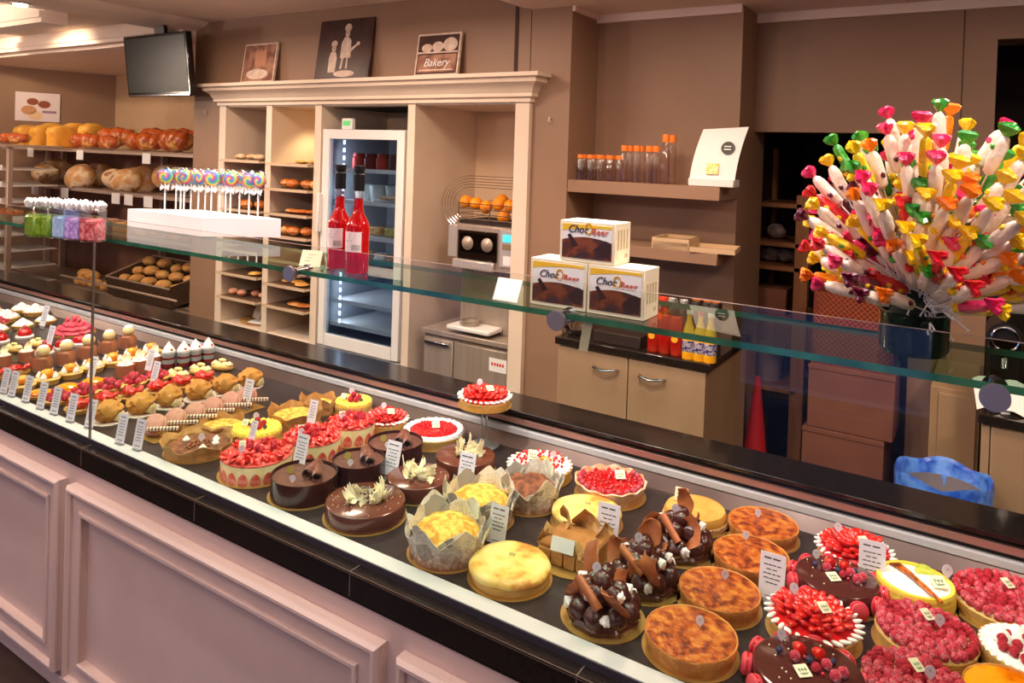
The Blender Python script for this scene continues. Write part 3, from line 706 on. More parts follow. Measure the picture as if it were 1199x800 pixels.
# ------------------------------------------------------------------ the large cakes
A = 'caramel brown custard tart with crimped rim'
custard_tart(805.5, 746, .092, A + ', nearest the front rail', tagp=(.1, .3))
custard_tart(840.5, 689, .088, A + ', second of its row from the front rail', tagp=(.0, .45))
custard_tart(878, 647.5, .089, A + ', third of its row', tagp=(-.3, .6))
custard_tart(893.5, 612, .089, A + ', last of its row beside the back liner', tagp=(-.2, .2))
cheesecake(597.5, 668, .094, 'golden puffed cheesecake in pale crust nearest the front rail')
cheesecake(688, 597, .092, 'golden puffed cheesecake behind the kraft paper wrapped cake')
choc_mound(702, 727, .09, 'chocolate choux cake with milk chocolate shards nearest the front rail', 1)
choc_mound(756, 684, .09, 'chocolate choux cake with a long rolled curl, middle one of three', 2)
choc_mound(800, 640, .088, 'chocolate choux cake with tall shard, furthest back of three', 3)
news_cake(504, 641, .092, 'round cake in a crumpled newspaper wrap at the front rail', 11)
news_cake(563, 590, .09, 'newspaper wrapped cake behind the front one, with a yellow pie edge showing', 14)
news_cake(618, 572, .085, 'newspaper wrapped cake with a folded white card, furthest back', 19, .10, sponge)
glazed(418, 590, .106, 'large milk chocolate cake with white chocolate flower and dark plaque', .045, chocm, 1, 46, PLAQD, 24)
glazed(490, 557, .09, 'milk chocolate cake with white shavings behind the large one', .045, chocm, 2, 4, None, 20)
glazed(545, 532, .092, 'chocolate cake with white flower and olive plaque, last of its row', .05, chocm, 3, 0, PLAQD, 20)
ring_cake(343.5, 561, .092, 'dark chocolate ring cake with rolled curls nearest the front rail', 1)
ring_cake(411, 539, .078, 'dark chocolate ring cake with curls, second in its row', 2)
ring_cake(463, 516, .086, 'dark chocolate ring cake with curls, third in its row', 3)
fraisier(290, 536, .105, 'strawberry cream cake with halved berries round its side, at the front rail', 1)
fraisier(361, 513, .09, 'strawberry cream cake, middle of three', 2)
fraisier(411, 495, .078, 'strawberry cream cake furthest from the front rail', 3)
straw_tart(452, 488, .075, 'small strawberry tart with white cream edge behind the strawberry cream cakes', 4)
straw_tart(1003, 635, .088, 'strawberry tart with cream lobes beside the back liner', 5)
straw_tart(955, 724, .092, 'strawberry tart with cream lobes between the two macaron cakes', 6)
macaron_cake(985, 673, .088, 'chocolate glazed cake ringed with pink macarons, in front of the back strawberry tart', .2)
macaron_cake(945, 778, .098, 'chocolate glazed cake ringed with pink macarons, cut by the bottom edge', .5)
rasp_tart(1084.8, 732, .094, 'sugared raspberry tart in the middle of its row', 1)
rasp_tart(1074, 798, .09, 'sugared raspberry tart cut by the bottom edge', 2)
rasp_tart(1166, 686, .108, 'large raspberry tart beside the back liner', 3, nt=False)
custard_tart(1190, 800, .085, 'glossy orange glazed tart in the bottom corner', fm=orange)

# raspberry sauce tart (smooth red) behind the ring cakes
t = cake_at('redcurrant_tart', 508, 502, .04, 'flat redcurrant tart with white cream border and plaque', 'tart'); R = .105; board(t, R); crust_shell(t, R, .034, crustl)
b = MB(); b.lathe([(R * .72, .034), (R * .80, .042), (R * .95, .042), (R * .99, .034)], 64, fn=lambda a, r, z: (r * (1 + .015 * math.cos(26 * a)), z + .0015 * math.cos(26 * a))); obj('cream_border', b, t, mats=creamm)
filling(t, R * .8, .038, jelly)
for (x, y) in scatter(90, R * .74, .008): put(CURR, 'redcurrant', t, x, y, .037)
put(PLAQ, 'plaque', t, 0, .1 * R, .05, (.6, 0, .8), 1)
# glazed cherry tart with papery crust
t = cake_at('cherry_tart', 711, 566, .045, 'glossy red cherry tart in pale folded crust', 'tart'); R = .104; board(t, R)
b = MB(); b.lathe([(0, .002), (R * .86, .002), (R * .96, .03), (R * 1.0, .044), (R * .95, .045), (R * .9, .034), (0, .03)], 64, fn=lambda a, r, z: (r * (1 + .02 * math.cos(13 * a)), z + (.003 * math.cos(13 * a + 1) if z > .03 else 0))); obj('crust', b, t, mats=mat('sugar_dusted_crust', (240, 214, 190), .6, (222, 160, 110), 30, .2, 80))
filling(t, R * .88, .036, jelly, dome=.006)
for (x, y) in scatter(62, R * .78, .0112): put(CHERRY, 'cherry', t, x, y, .036)
for k in range(16):
    a = PI + 2 * PI * k / 22; put(RASPD, 'sugared_berry', t, R * .84 * math.cos(a), R * .84 * math.sin(a), .036, (0, 0, k), .9)
put(PLAQ, 'plaque', t, .2 * R, .2 * R, .056, (.6, 0, .6), 1.1)
# mixed berry tart left of it
t = cake_at('berry_tart', 632, 540, .045, 'red berry tart with peach slice and white cream rim', 'tart'); R = .1; board(t, R); crust_shell(t, R, .034, crustl); filling(t, R * .95, .034, creamm)
for (x, y) in scatter(95, R * .82, .0085): put(CURR, 'redcurrant', t, x, y, .036 + R_(0, .012), sc=1.25)
for k in range(24):
    a = 2 * PI * k / 24; put(LOBE, 'cream_dollop', t, R * .93 * math.cos(a), R * .93 * math.sin(a), .034, (0, 0, a + .5), .9)
b = MB(); b.ball((0, 0, 0), .016, (1.2, .6, .7), 2); obj('peach_slice', b, t, (.02, .0, .052), mats=orange)
b = MB(); b.ball((0, 0, 0), .014, (1, .8, .7), 2); obj('raspberry_jelly', b, t, (-.05, .02, .05), mats=jelly)
put(PLAQ, 'plaque', t, -.02, -.01, .062, (.9, 0, .4), 1.1); ntag(t, .03, .03, .05, .5)
# golden crumble dome on paper lace
t = cake_at('almond_brioche', 812, 600, .035, 'small golden domed brioche cake on a crumbly base behind the chocolate cakes', 'cake'); R = .088; board(t, R * 1.05)
b = MB(); b.lathe([(0, .002), (R * .97, .002), (R, .008), (R * .98, .017), (0, .018)], 48, fn=lambda a, r, z: (r * (1 + .015 * noise.noise(Vector((math.cos(a) * 20, math.sin(a) * 20, z * 200)))), z)); obj('crumble_base', b, t, mats=mat('pale_crumble', (226, 190, 140), .8, (200, 160, 104), 60, .8, 120))
b = MB(); b.lathe([(R * .93, .016), (R * .95, .026), (R * .88, .038), (R * .6, .045), (R * .2, .044), (0, .043)], 48); obj('dome', b, t, mats=mat('golden_brioche', (226, 176, 90), .5, (212, 156, 68), 20, .2, 90))
put(PLAQ, 'white_card', t, -.04, .0, .062, (1.2, 0, .1), 1.35)
# orange and pear charlotte
t = cake_at('citrus_charlotte', 1086, 683, .05, 'yellow charlotte with candied orange peel, cream and plaque', 'cake'); R = .08; board(t, R * 1.08)
b = MB(); b.lathe([(0, .002), (R * .97, .002), (R, .01), (R, .044), (R * .97, .05), (R * .88, .05), (R * .86, .044), (0, .044)], 56, fn=lambda a, r, z: (r * (1 + .008 * math.cos(30 * a)), z)); obj('sponge_wall', b, t, mats=lemonm)
for k in range(3):
    b = MB(); b.lathe([(R * 1.0, .012 + .012 * k), (R * 1.008, .016 + .012 * k), (R * 1.0, .02 + .012 * k)], 48); obj('sponge_ridge', b, t, mats=mat('yellow_sponge', (244, 206, 96), .6))
filling(t, R * .87, .045, creamm, 'cream_top', .004)
for k in range(7):
    b = MB(); a = 2.2 + .12 * k; b.tube([(-.055 + .01 * k, .035 - .006 * k, .05), (-.035 + .01 * k, .028 - .012 * k, .058), (-.005 + .01 * k, .012 - .014 * k, .052)], [.003, .005, .003], 8); obj('candied_peel', b, t, mats=mat('caramel_peel', (226, 112, 30), .2, (120, 56, 20), 60, coat=.6))
b = MB(); b.lathe([(0, 0), (.02, 0), (.02, .003), (0, .003)], 24); obj('lime_slice', b, t, (.015, .045, .05), (.3, .1, 0), mats=mat('lime_flesh', (206, 212, 90), .3, (170, 190, 60), 60))
put(PLAQ, 'plaque', t, .045, .0, .058, (.4, 0, .5), 1.2); ntag(t, .06, .045, .05, .5, 1.4)
# meringue and raspberry tart on the right
t = cake_at('meringue_tart', 1192, 745, .04, 'fluted tart heaped with white meringue and raspberries', 'tart'); R = .085; board(t, R * 1.08); crust_shell(t, R, .036, crustl, 36, .015); filling(t, R * .93, .034, creamm)
for k in range(34):
    a = 2 * PI * k / 34; put(DOLL, 'cream_pearl', t, R * .93 * math.cos(a), R * .93 * math.sin(a), .034, sc=(.8, .8, .45))
for (x, y, s) in ((-.02, .03, 1.6), (-.045, .01, 1.3), (.03, -.03, 1.5), (.0, .05, 1.4), (.04, .04, 1.4)): put(m_dollop(.018, .016, creamm, 9), 'meringue_swirl', t, x, y, .036, sc=s)
for (x, y) in scatter(14, R * .7, .018): put(RASP, 'raspberry', t, x, y, .036)

# vanilla rimmed tarts with raspberries
def vanilla_tart(px, py, R, label, h=.04, top=0):
    t = cake_at('vanilla_cream_tart', px, py, h, label, 'tart'); board(t, R * 1.06); crust_shell(t, R, h - .008, crustl)
    b = MB(); b.lathe([(0, h - .012), (R * .95, h - .012), (R * .97, h - .004), (R * .9, h), (0, h - .001)], 48); obj('cream_layer', b, t, mats=lemonm)
    n = 26
    for k in range(n): a = 2 * PI * k / n; put(DOLLV, 'cream_dollop', t, R * .86 * math.cos(a), R * .86 * math.sin(a), h - .001)
    for k in range(18): a = 2 * PI * k / 18; put(DOLLV, 'cream_dollop', t, R * .63 * math.cos(a), R * .63 * math.sin(a), h - .001)
    for (x, y) in ((-.01, .0), (.01, .006), (.0, -.016), (.02, -.008), (-.02, .016), (.006, .022)): put(RASP, 'raspberry', t, x, y, h)
    put(RASP, 'raspberry', t, .0, .002, h + .014); put(BLUE, 'blueberry', t, -.03, -.01, h); put(BLUE, 'blueberry', t, .035, .005, h, sc=1.1)
    put(PLAQ, 'plaque', t, -.02, -.03, h + .02, (.9, 0, .4), .8); ntag(t, -.03, .02, h + .01, .5, 1.2)
    return t
vanilla_tart(298, 497, .082, 'pale yellow cream tart with raspberries behind the front strawberry cream cake')
vanilla_tart(404, 468, .07, 'pale yellow cream tart with redcurrants beside the back liner')
# kraft paper wrapped cakes
t = cake_at('paper_wrapped_cake', 655, 633, .045, 'square cake in folded brown kraft paper with a blank white card', 'cake', .0); board(t, .098)
b = MB(); b.rng(-.068, .068, -.06, .06, .003, .05, .006); obj('cake', b, t, mats=mat('kraft_box_side', (176, 120, 62), .7, (160, 104, 50), 30, .2, 60))
for k, (x, y, rz, s) in enumerate(((-.06, -.03, 1.0, 1), (.06, -.03, -1.0, 1), (-.05, .05, 2.2, 1.3), (.05, .05, -2.2, 1.1), (0, .06, 3.1, 1.4), (0.03, -.055, -.3, .8))):
    P = [[(-.035 + .07 * j / 4, .012 * math.sin(i * 1.1 + j), .0 + .018 * i * (1 - abs(j / 4 - .5))) for j in range(5)] for i in range(5)]
    b = MB(); b.sheet(P, .001); obj('paper_fold', b.mesh('fold', kraft, ang=14), t, (x, y, .03), (-.15, 0, rz), s * .72)
for k in range(4):
    b = MB(); b.rng(-.066 + .034 * k, -.066 + .032 * (k + 1), -.0635, -.06, .004, .036, .001); obj('paper_pleat', b, t, mats=kraft)
b = MB(); b.box((0, 0, 0), (.058, .001, .032)); obj('white_card', b, t, (.0, -.066, .058), (-.35, 0, .1), mats=paperw)
def kraft_cake(px, py, R, label, sd, h, deco):
    t = cake_at('paper_wrapped_cake', px, py, h * .4, label, 'cake'); board(t, R * 1.06); paper_cup(t, R * .98, h, kraft, sd, 6, 'kraft_wrap', .12, .5)
    b = MB(); b.lathe([(0, .003), (R * .88, .003), (R * .9, h * .42), (0, h * .44)], 36); obj('cake', b, t, mats=deco)
    return t
b = MB(); b.ball((0, 0, .003), .0045, (1.2, .9, .8), 1); NUT = b.mesh('nut', mat('caramelised_nut', (150, 80, 40), .35, (110, 54, 26), 60))
t = kraft_cake(222, 524, .1, 'low brownie tart in kraft paper with white meringue drops at the front rail', 5, .05, sponge)
for (x, y) in ((-.05, -.01), (.045, .03), (.05, -.02), (.02, .05)): put(DOLL, 'meringue_drop', t, x, y, .023, sc=1.3)
for (x, y) in scatter(26, .04, .008): put(NUT, 'brown_nut', t, x + .01, y - .005, .022)
ntag(t, 0, .01, .025, .5, 1.2)
kraft_cake(345, 486, .085, 'tall kraft paper wrapped cake between the yellow cream tarts', 8, .085, crumb)
kraft_cake(386, 473, .06, 'small kraft paper wrapped cake behind the middle strawberry cream cake', 9, .075, crumb)
kraft_cake(268, 500, .07, 'kraft paper wrapped cake beside the pale yellow tart', 12, .05, crumb)
# settle the boards so that none lies on a rail or on its neighbour
for it in range(30):
    for i in range(len(CR)):
        a, ra = CR[i]
        for j in range(i + 1, len(CR)):
            b_, rb = CR[j]; d = a.location - b_.location; d.z = 0; L_ = d.length; ov = (ra + rb) * .93 - L_
            if ov > 0 and L_ > 1e-5: a.location += d / L_ * ov * .25; b_.location -= d / L_ * ov * .25
        a.location.y = min(max(a.location.y, 1.339 + ra), 2.074 - ra)
# tart on glass pedestal
pb = onz(566, 522, .72); pt = ony(561.5, 462, pb.y)
st = thing('cake_pedestal', 'tall clear glass pedestal carrying a strawberry tart', 'cake stand', (pb.x, pb.y, DZ)); H = pt.z - .03 - DZ
gl = mat('clear_glass_solid', (235, 240, 240), .03, trans=.85, ior=1.3)
b = MB(); b.lathe([(0, 0), (.05, 0), (.052, .004), (.012, .010), (0, .010)], 32); obj('foot', b, st, mats=gl)
for dx in (-.009, .009):
    b = MB(); b.tube([(dx, 0, .008), (dx, 0, H * .3), (dx, 0, H - .004)], [.004, .003, .004], 10); obj('stem', b, st, mats=gl)
b = MB(); b.lathe([(0, H - .005), (.085, H - .005), (.085, H), (0, H)], 40); obj('glass_plate', b, st, mats=gl)
straw_tart(561, 462, .088, 'strawberry tart with white cream edge raised on a glass pedestal', 9, .036, loc=(pb.x, pb.y, DZ + H + .001))
# ------------------------------------------------------------------ fitted white unit in the back wall
UY = 3.20
def ux(px, py=250, Y=UY): return ony(px, py, Y).x
X0, X0b, X1, X1b, X2, X2b, X3, X3b, X4, X4b = ux(255.2, 200), ux(262.5, 200), ux(310, 200), ux(316.5, 200), ux(367, 200), ux(374.5, 200), ux(475.5, 200), ux(484, 200), ux(601, 200), ux(617.5, 200)
unit = thing('fitted_wall_unit', 'tall cream fitted unit with moulded cornice holding bread trays, fridge and juicer', 'shelving', (X2, UY, FZ))
def urel(m, name, mt, **k):
    o = obj(name, m, unit, mats=mt, **k); o.location = -unit.location; return o
for a, b, nm in ((X0, X0b, 'left_stile'), (X4, X4b, 'right_stile')): urel(B(a, b, UY, UY + .62, FZ, 1.97, .002), nm, cream)
for a, b in ((X1, X1b), (X2, X2b), (X3, X3b)): urel(B(a, b, UY, UY + .62, FZ, 1.97, .002), 'partition', cream)
urel(B(X0b, X4, UY + .60, UY + .62, FZ, 1.97), 'back_panel', mat('cream_back_panel', (222, 192, 160), .5))
urel(B(X0b, X4, UY + .01, UY + .60, 1.955, 1.97), 'top_panel', cream)
urel(B(X0b, X2, UY + .005, UY + .60, .455, .478, .002), 'base_shelf', cream); urel(B(X0b, X2, UY + .02, UY + .035, FZ, .455), 'base_door', cream)
m = MB(); pr = [(0, 1.965), (-.012, 1.965), (-.012, 1.985), (-.03, 1.992), (-.03, 2.01), (-.038, 2.02), (-.05, 2.045), (-.08, 2.062), (-.085, 2.085), (-.105, 2.088), (-.105, 2.108), (0, 2.108)]
# cornice: mitred profile along the front and the two returns
rings = []
for o_, z in pr: rings.append([m.b.verts.new(v) for v in ((X0 + o_, UY + .03, z), (X0 + o_, UY + o_, z), (X4b - o_, UY + o_, z), (X4b - o_, UY + .03, z))])
for Aq, Bq in zip(rings, rings[1:]):
    for i in range(3): m.face([Aq[i], Aq[i + 1], Bq[i + 1], Bq[i]])
m.face([r[0] for r in rings]); m.face([r[3] for r in rings][::-1]); m.face(rings[-1]); 
urel(m, 'cornice', cream)
# bread trays and what lies on them
traym = mat('dark_baking_tray', (120, 96, 78), .4, metal=.5); bunm = mat('brown_bun', (214, 128, 58), .4, [(190, 98, 38), (232, 170, 100)], 12, .15, 40, coat=.2); bunp = mat('pale_floury_bun', (236, 210, 176), .7, (214, 170, 120), 20)
cook = mat('yellow_topped_pastry', (238, 190, 104), .5, (206, 140, 66), 20, .2, 60); pinkb = mat('pink_iced_pastry', (232, 176, 150), .5, (208, 130, 96), 25, .1, 60)
def m_bun(sx, sy, sz, s): b = MB(); b.ball((0, 0, 0), 1, (sx, sy, sz), 2, lambda c: (1 + .1 * noise.noise(c * 2 + Vector((s, 0, 0)))) * (1 if c.z > -.4 else .9)); return b
BUN = m_bun(.045, .045, .034, 1).mesh('bun', bunm); BUNP = m_bun(.045, .04, .022, 2).mesh('bun', bunp); CK = m_bun(.05, .045, .014, 3).mesh('pastry', cook); PK = m_bun(.04, .035, .024, 4).mesh('pastry', pinkb); FL = m_bun(.065, .04, .016, 5).mesh('pastry', bunm)
wh = {1: 'left', 2: 'second'}
def tray(bay, py, items, what, lab, cat='bun', py2=None):
    a, b = (X0b, X1) if bay == 1 else (X1b, X2); pxm = 300 if bay == 1 else 345
    z = ony(pxm, py, 3.17).z
    t = thing('baking_tray', lab, 'tray', ((a + b) / 2, 3.45, z), 0)
    w = (b - a) / 2 - .004; m = MB(); m.rng(-w, w, -.29, .30, -.012, 0, .001); m.rng(-w, w, -.295, -.287, -.012, .006); obj('sheet', m, t, mats=mat('pale_tray_edge', (206, 180, 152), .4))
    obj('liner', B(-w + .01, w - .01, -.28, .29, 0, .003), t, mats=traym)
    for k, (me, n, x, lbl) in enumerate(items):
        for i in range(n):
            xx = x + (i - (n - 1) / 2) * .088; yy = R_(-.24, -.16)
            o = obj(what if isinstance(what, str) else what[k], me, None, ((a + b) / 2 + xx, 3.45 + yy, z + .004 + {BUN.name: .031, BUNP.name: .02, CK.name: .013, PK.name: .022, FL.name: .015}[me.name]), (0, 0, R_(0, 6)))
            tag(o, lbl, cat, lbl)
tray(2, 193, [(CK, 2, .09, 'small pale pastry on the topmost tray of the bay beside the fridge')], 'small_pastry', 'topmost baking tray in the bay beside the fridge', 'pastry')
tray(2, 223, [(BUN, 4, .03, 'shiny brown bun in the row of four beside the fridge')], 'brown_bun', 'baking tray with a row of brown buns beside the fridge')
tray(2, 252.5, [(FL, 3, .05, 'flat brown pastry on the tray below the brown buns')], 'flat_pastry', 'baking tray with flat pastries below the brown buns', 'pastry')
tray(2, 279, [(BUN, 3, .02, 'brown bun on the tray just above the glass shelf line')], 'brown_bun', 'baking tray with three brown buns just above the glass shelf line')
tray(2, 308, [], '', 'empty looking baking tray behind the folded cream card')
tray(2, 337.5, [(CK, 3, .02, 'yellow topped round pastry seen under the glass shelf')], 'round_pastry', 'baking tray with yellow topped pastries seen under the glass shelf', 'pastry')
tray(2, 364, [(FL, 2, .07, 'long brown pastry on the lowest tray beside the fridge')], 'long_pastry', 'lowest baking tray in the bay beside the fridge', 'pastry')
tray(1, 189, [(BUNP, 3, .02, 'floury pale bun on the top tray of the end bay')], 'floury_bun', 'top baking tray with floury buns in the end bay')
tray(1, 221, [(BUN, 3, .02, 'brown bun behind the lollipop sticks, upper row')], 'brown_bun', 'baking tray behind the lollipop sticks, upper one')
tray(1, 248, [(BUN, 3, .02, 'brown bun behind the lollipop sticks, lower row')], 'brown_bun', 'baking tray behind the lollipop sticks, lower one')
tray(1, 297, [], '', 'baking tray hidden by the glass shelf edge in the end bay')
tray(1, 326, [(CK, 1, .12, 'single yellow pastry at the tray end under the glass shelf')], 'yellow_pastry', 'baking tray with a single pastry in the end bay', 'pastry')
tray(1, 355, [(PK, 4, .0, 'pink iced pastry on the low tray of the end bay')], 'iced_pastry', 'baking tray with pink iced pastries in the end bay', 'pastry')
z = .480; xx = (X0b + X1) / 2
t = thing('serving_board', 'round board with a standing white card on the base shelf of the end bay', 'board', (xx, 3.42, z)); b = MB(); b.lathe([(0, 0), (.19, 0), (.2, .012), (0, .012)], 28, M=Matrix.Scale(.9, 4)); obj('disc', b, t, mats=kraft)
b = MB(); b.box((0, 0, .07), (.06, .003, .12)); obj('standing_card', b, t, (-.02, -.08, .012), (-.15, .25, .2), mats=paperw); b = MB(); b.box((0, 0, .008), (.14, .08, .012), bev=.003); obj('leaflet_pile', b, t, (.08, -.12, .012), (0, 0, .2), mats=paperw)
spot('bay_light', ((X1b + X2) / 2, 3.5, 1.93), ((X1b + X2) / 2, 3.6, 1.0), 9, (1, .78, .4), 120, .05)

# fridge
fz0, fz1 = .487, 1.812; fx0, fx1 = ux(377.5, 200), ux(473, 200)
fr = thing('display_fridge', 'upright fridge with white framed glass door behind the red bottles', 'fridge', ((fx0 + fx1) / 2, UY, FZ))
def frel(m, name, mt, **k): o = obj(name, m, fr, mats=mt, **k); o.location = -fr.location; return o
gr = mat('fridge_liner', (150, 152, 156), .35)
m = MB(); m.rng(fx0, fx0 + .03, 3.24, 3.78, .3, fz1); m.rng(fx1 - .03, fx1, 3.24, 3.78, .3, fz1); m.rng(fx0, fx1, 3.24, 3.78, fz1 - .03, fz1); m.rng(fx0, fx1, 3.24, 3.78, .3, .52); m.rng(fx0, fx1, 3.76, 3.78, .3, fz1); frel(m, 'cabinet', gr)
m = MB(); fw = .056; m.rng(fx0, fx0 + fw, 3.195, 3.235, fz0, fz1, .003); m.rng(fx1 - fw, fx1, 3.195, 3.235, fz0, fz1, .003); m.rng(fx0 + fw, fx1 - fw, 3.195, 3.235, fz1 - fw, fz1); m.rng(fx0 + fw, fx1 - fw, 3.195, 3.235, fz0, fz0 + .07)
dr = frel(m, 'door_frame', white)
o = obj('door_glass', B(fx0 + fw, fx1 - fw, 3.21, 3.216, fz0 + .07, fz1 - fw), dr, mats=glass_mat('fridge_glass', (205, 215, 225), 1.2, extra=.02))
o = obj('door_handle', B(fx0 - .008, fx0 + .012, 3.165, 3.195, 1.18, 1.42, .004), dr, mats=white)
frel(B(fx0 + .0, fx1, 3.21, 3.23, .3, .48), 'kick_panel', white)
led = emat('cold_led', (225, 235, 255), 9)
m = MB()
for k in range(24): m.rng(fx0 + .11, fx0 + .125, 3.26, 3.268, .62 + k * .048, .645 + k * .048, .002)
frel(m, 'led_strip', led, flat=True)
pl = area('fridge_light', (fx0 + .12, 3.27, 1.15), .05, 4, (.92, .94, 1), (PI / 2, 0, 0), sy=1.1)
shz = []
for py in (200, 238, 279, 318, 359, 387):
    zz = ony(440, py, 3.28).z; shz.append(zz); m = MB(); m.rng(fx0 + .04, fx1 - .04, 3.27, 3.75, zz - .012, zz); m.rng(fx0 + .04, fx1 - .04, 3.262, 3.27, zz - .016, zz + .008); frel(m, 'wire_shelf', white)
jar = MB(); jar.lathe([(0, 0), (.04, 0), (.042, .01), (.042, .07), (.034, .08), (.036, .082), (.036, .1), (0, .1)], 20); jarm = {}
fcols = [((120, 40, 40), 'dark red'), ((90, 60, 50), 'brown'), ((190, 60, 50), 'red'), ((60, 90, 80), 'green'), ((220, 215, 205), 'white'), ((200, 150, 70), 'amber')]
JM = jar.mesh('jar', white)
def jarm_(c):
    me = JM.copy(); me.materials.clear(); me.materials.append(mat('jar_%d_%d_%d' % c, c, .25)); return me
for si, cols in ((0, (0, 1, 2, 0, 2)), (3, (4, 5, 4, 5))):
    for k, ci in enumerate(cols):
        c, n = fcols[ci]; tag(obj('preserve_jar', jarm_(c), None, (fx1 - .09 - k * .1, 3.34, shz[si] + .001)), '%s jar on the %s fridge shelf, number %s from the hinge side' % (n, 'top' if si == 0 else 'fourth', ('one', 'two', 'three', 'four', 'five')[k]), 'jar')
for k in range(4):
    m = MB(); m.lathe([(0, 0), (.05, 0), (.06, .09), (.062, .1), (0, .1)], 20); tag(obj('plastic_tub', m, None, (fx1 - .11 - k * .13, 3.4, shz[1] + .001), mats=mat('milky_plastic', (206, 210, 205), .3)), 'milky plastic tub on the second fridge shelf, %s from the hinge side' % ('first', 'second', 'third', 'fourth')[k], 'tub')
t = thing('sandwich_platter', 'oval white platter of pale food on the second fridge shelf', 'platter', (fx1 - .22, 3.335, shz[1] + .001)); m = MB(); m.lathe([(0, 0), (.05, 0), (.1, .015), (.1, .018), (0, .01)], 28, M=Matrix.Scale(.6, 4, (0, 1, 0))); obj('dish', m, t, mats=white)
for k in range(5): obj('food_portion', BUNP, t, (-.06 + .03 * k, 0, .03), (0, 0, k), .55)
for k in range(4): m = MB(); m.box((0, 0, .03), (.1, .08, .05), bev=.01); tag(obj('food_tray', m, None, (fx1 - .1 - k * .125, 3.38, shz[2] + .001), mats=mat('tray_food_%d' % k, ((190, 70, 50), (150, 160, 60), (210, 120, 60), (170, 60, 60))[k], .4, (220, 190, 120), 60, .3, 80)), '%s food tray on the third fridge shelf' % ('red', 'green', 'orange', 'dark red')[k], 'tray')
t = thing('thermometer_display', 'small white box with green display on top of the fridge', 'thermometer', (ux(399, 145), 3.25, fz1 + .001)); obj('casing', B(-.045, .045, 0, .03, 0, .07, .004), t, mats=white); obj('screen', B(-.03, .03, -.002, 0, .025, .055), t, mats=emat('green_display', (90, 190, 110), .5))
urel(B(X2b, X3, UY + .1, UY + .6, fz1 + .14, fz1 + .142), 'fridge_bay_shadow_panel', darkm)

# juicer bay
jz = ony(545, 392, 3.25).z
jx0, jx1 = ux(497, 400, 3.25), X4 - .005
t = thing('steel_base_cabinet', 'brushed steel base cabinet under the orange juicer', 'cabinet', ((jx0 + jx1) / 2, 3.25, FZ)); w = (jx1 - jx0) / 2; h = jz - FZ
steel2 = mat('satin_steel_sheet', (176, 160, 148), .38, (166, 150, 138), 30, metal=.35, stretch=(1, 1, .05)); obj('body', B(-w, w, 0, .5, 0, h - .03, .003), t, mats=steel2); obj('top', B(-w - .01, w, -.02, .5, h - .03, h, .004), t, mats=steel2)
d = obj('door', B(-w + .22, w - .01, -.015, 0, .05, h - .05, .003), t, mats=steel2); d = obj('door', B(-w + .01, -w + .21, -.015, 0, .05, h - .05, .003), t, mats=steel2); obj('door_handle', B(-w + .02, -w + .19, -.03, -.015, h - .08, h - .065, .002), d, mats=chrome)
m = MB(); m.rng(w - .13, w - .02, -.0165, -.015, h - .16, h - .09); m.mi = 1
for k in range(5): m.rng(w - .115 + k * .017, w - .104 + k * .017, -.0175, -.0165, h - .128, h - .113)
obj('sticker', m, t, mats=[paperw, mat('red_print', (210, 40, 40), .5)])
jb0, jb1 = ux(533, 300, 3.3), X4 - .01; zt = ony(560, 264, 3.3).z; zm = ony(560, 316, 3.3).z
t = thing('orange_juicer', 'steel automatic orange juicer with blue display and wire feeder', 'juicer', ((jb0 + jb1) / 2, 3.3, jz)); w = (jb1 - jb0) / 2; zt -= jz; zm -= jz
obj('column', B(-w, w, .06, .34, 0, zm, .005), t, mats=steel2); obj('head', B(-w, w, 0, .34, zm, zt, .008), t, mats=steel2)
obj('side_box', B(-w - .07, -w, .02, .16, zm + .05, zt - .01, .004), t, mats=mat('light_steel', (206, 198, 192), .35, metal=.5))
m = MB(); m.rng(-w + .02, w * .35, -.012, -.002, zm + .05, zt - .03, .004); cv = obj('clear_cover', m, t, mats=glass_mat('smoked_cover', (170, 160, 158), 1.2))
m = MB(); m.rng(-w + .03, w * .3, -.001, .003, zm + .09, zt - .05); obj('press_recess', m, t, mats=darkm)
for k in (0, 1):
    m = MB(); m.lathe([(0, 0), (.035, 0), (.038, .01), (.02, .025), (0, .03)], 20, M=Matrix.Rotation(PI / 2, 4, 'X')); obj('press_drum', m, t, (-w + .09 + k * .13, -.002, (zm + zt) / 2 + .02), mats=steel2)
obj('control_panel', B(w * .42, w - .01, -.008, 0, zm + .03, zt - .01, .003), t, mats=mat('light_steel', (206, 198, 192), .35, metal=.5))
obj('blue_display', B(w * .52, w - .03, -.011, -.008, zt - .075, zt - .035), t, mats=emat('blue_display', (70, 200, 215), .8)); obj('keypad', B(w * .52, w - .04, -.011, -.008, zt - .115, zt - .085), t, mats=mat('olive_keys', (140, 120, 90), .5)); obj('white_sticker', B(w * .55, w - .04, -.011, -.008, zt - .2, zt - .15), t, mats=paperw)
obj('splash_guard', B(-w, w * .3, -.03, 0, zm - .0, zm + .05, .006), t, mats=mat('light_steel', (206, 198, 192), .35, metal=.5)); obj('drip_tray', B(-w + .01, w * .4, -.08, .06, .02, .045, .006), t, mats=white)
m = MB(); m.lathe([(.05, 0), (.055, .01), (.055, .03), (.05, .03)], 16); obj('jug_rest', m, t, (-w + .12, -.01, .045), mats=steel2)
m = MB()
for k in range(4): m.tube([(-w, .02, zt + .03 + .028 * k), (w, .02, zt + .03 + .028 * k)], .0025, 6); m.tube([(-w, .3, zt + .03 + .028 * k), (w, .3, zt + .03 + .028 * k)], .0025, 6); m.tube([(-w, .02, zt + .03 + .028 * k), (-w, .3, zt + .03 + .028 * k)], .0025, 6)
for x in (-w, 0, w): m.tube([(x, .02, zt), (x, .02, zt + .12)], .003, 6)
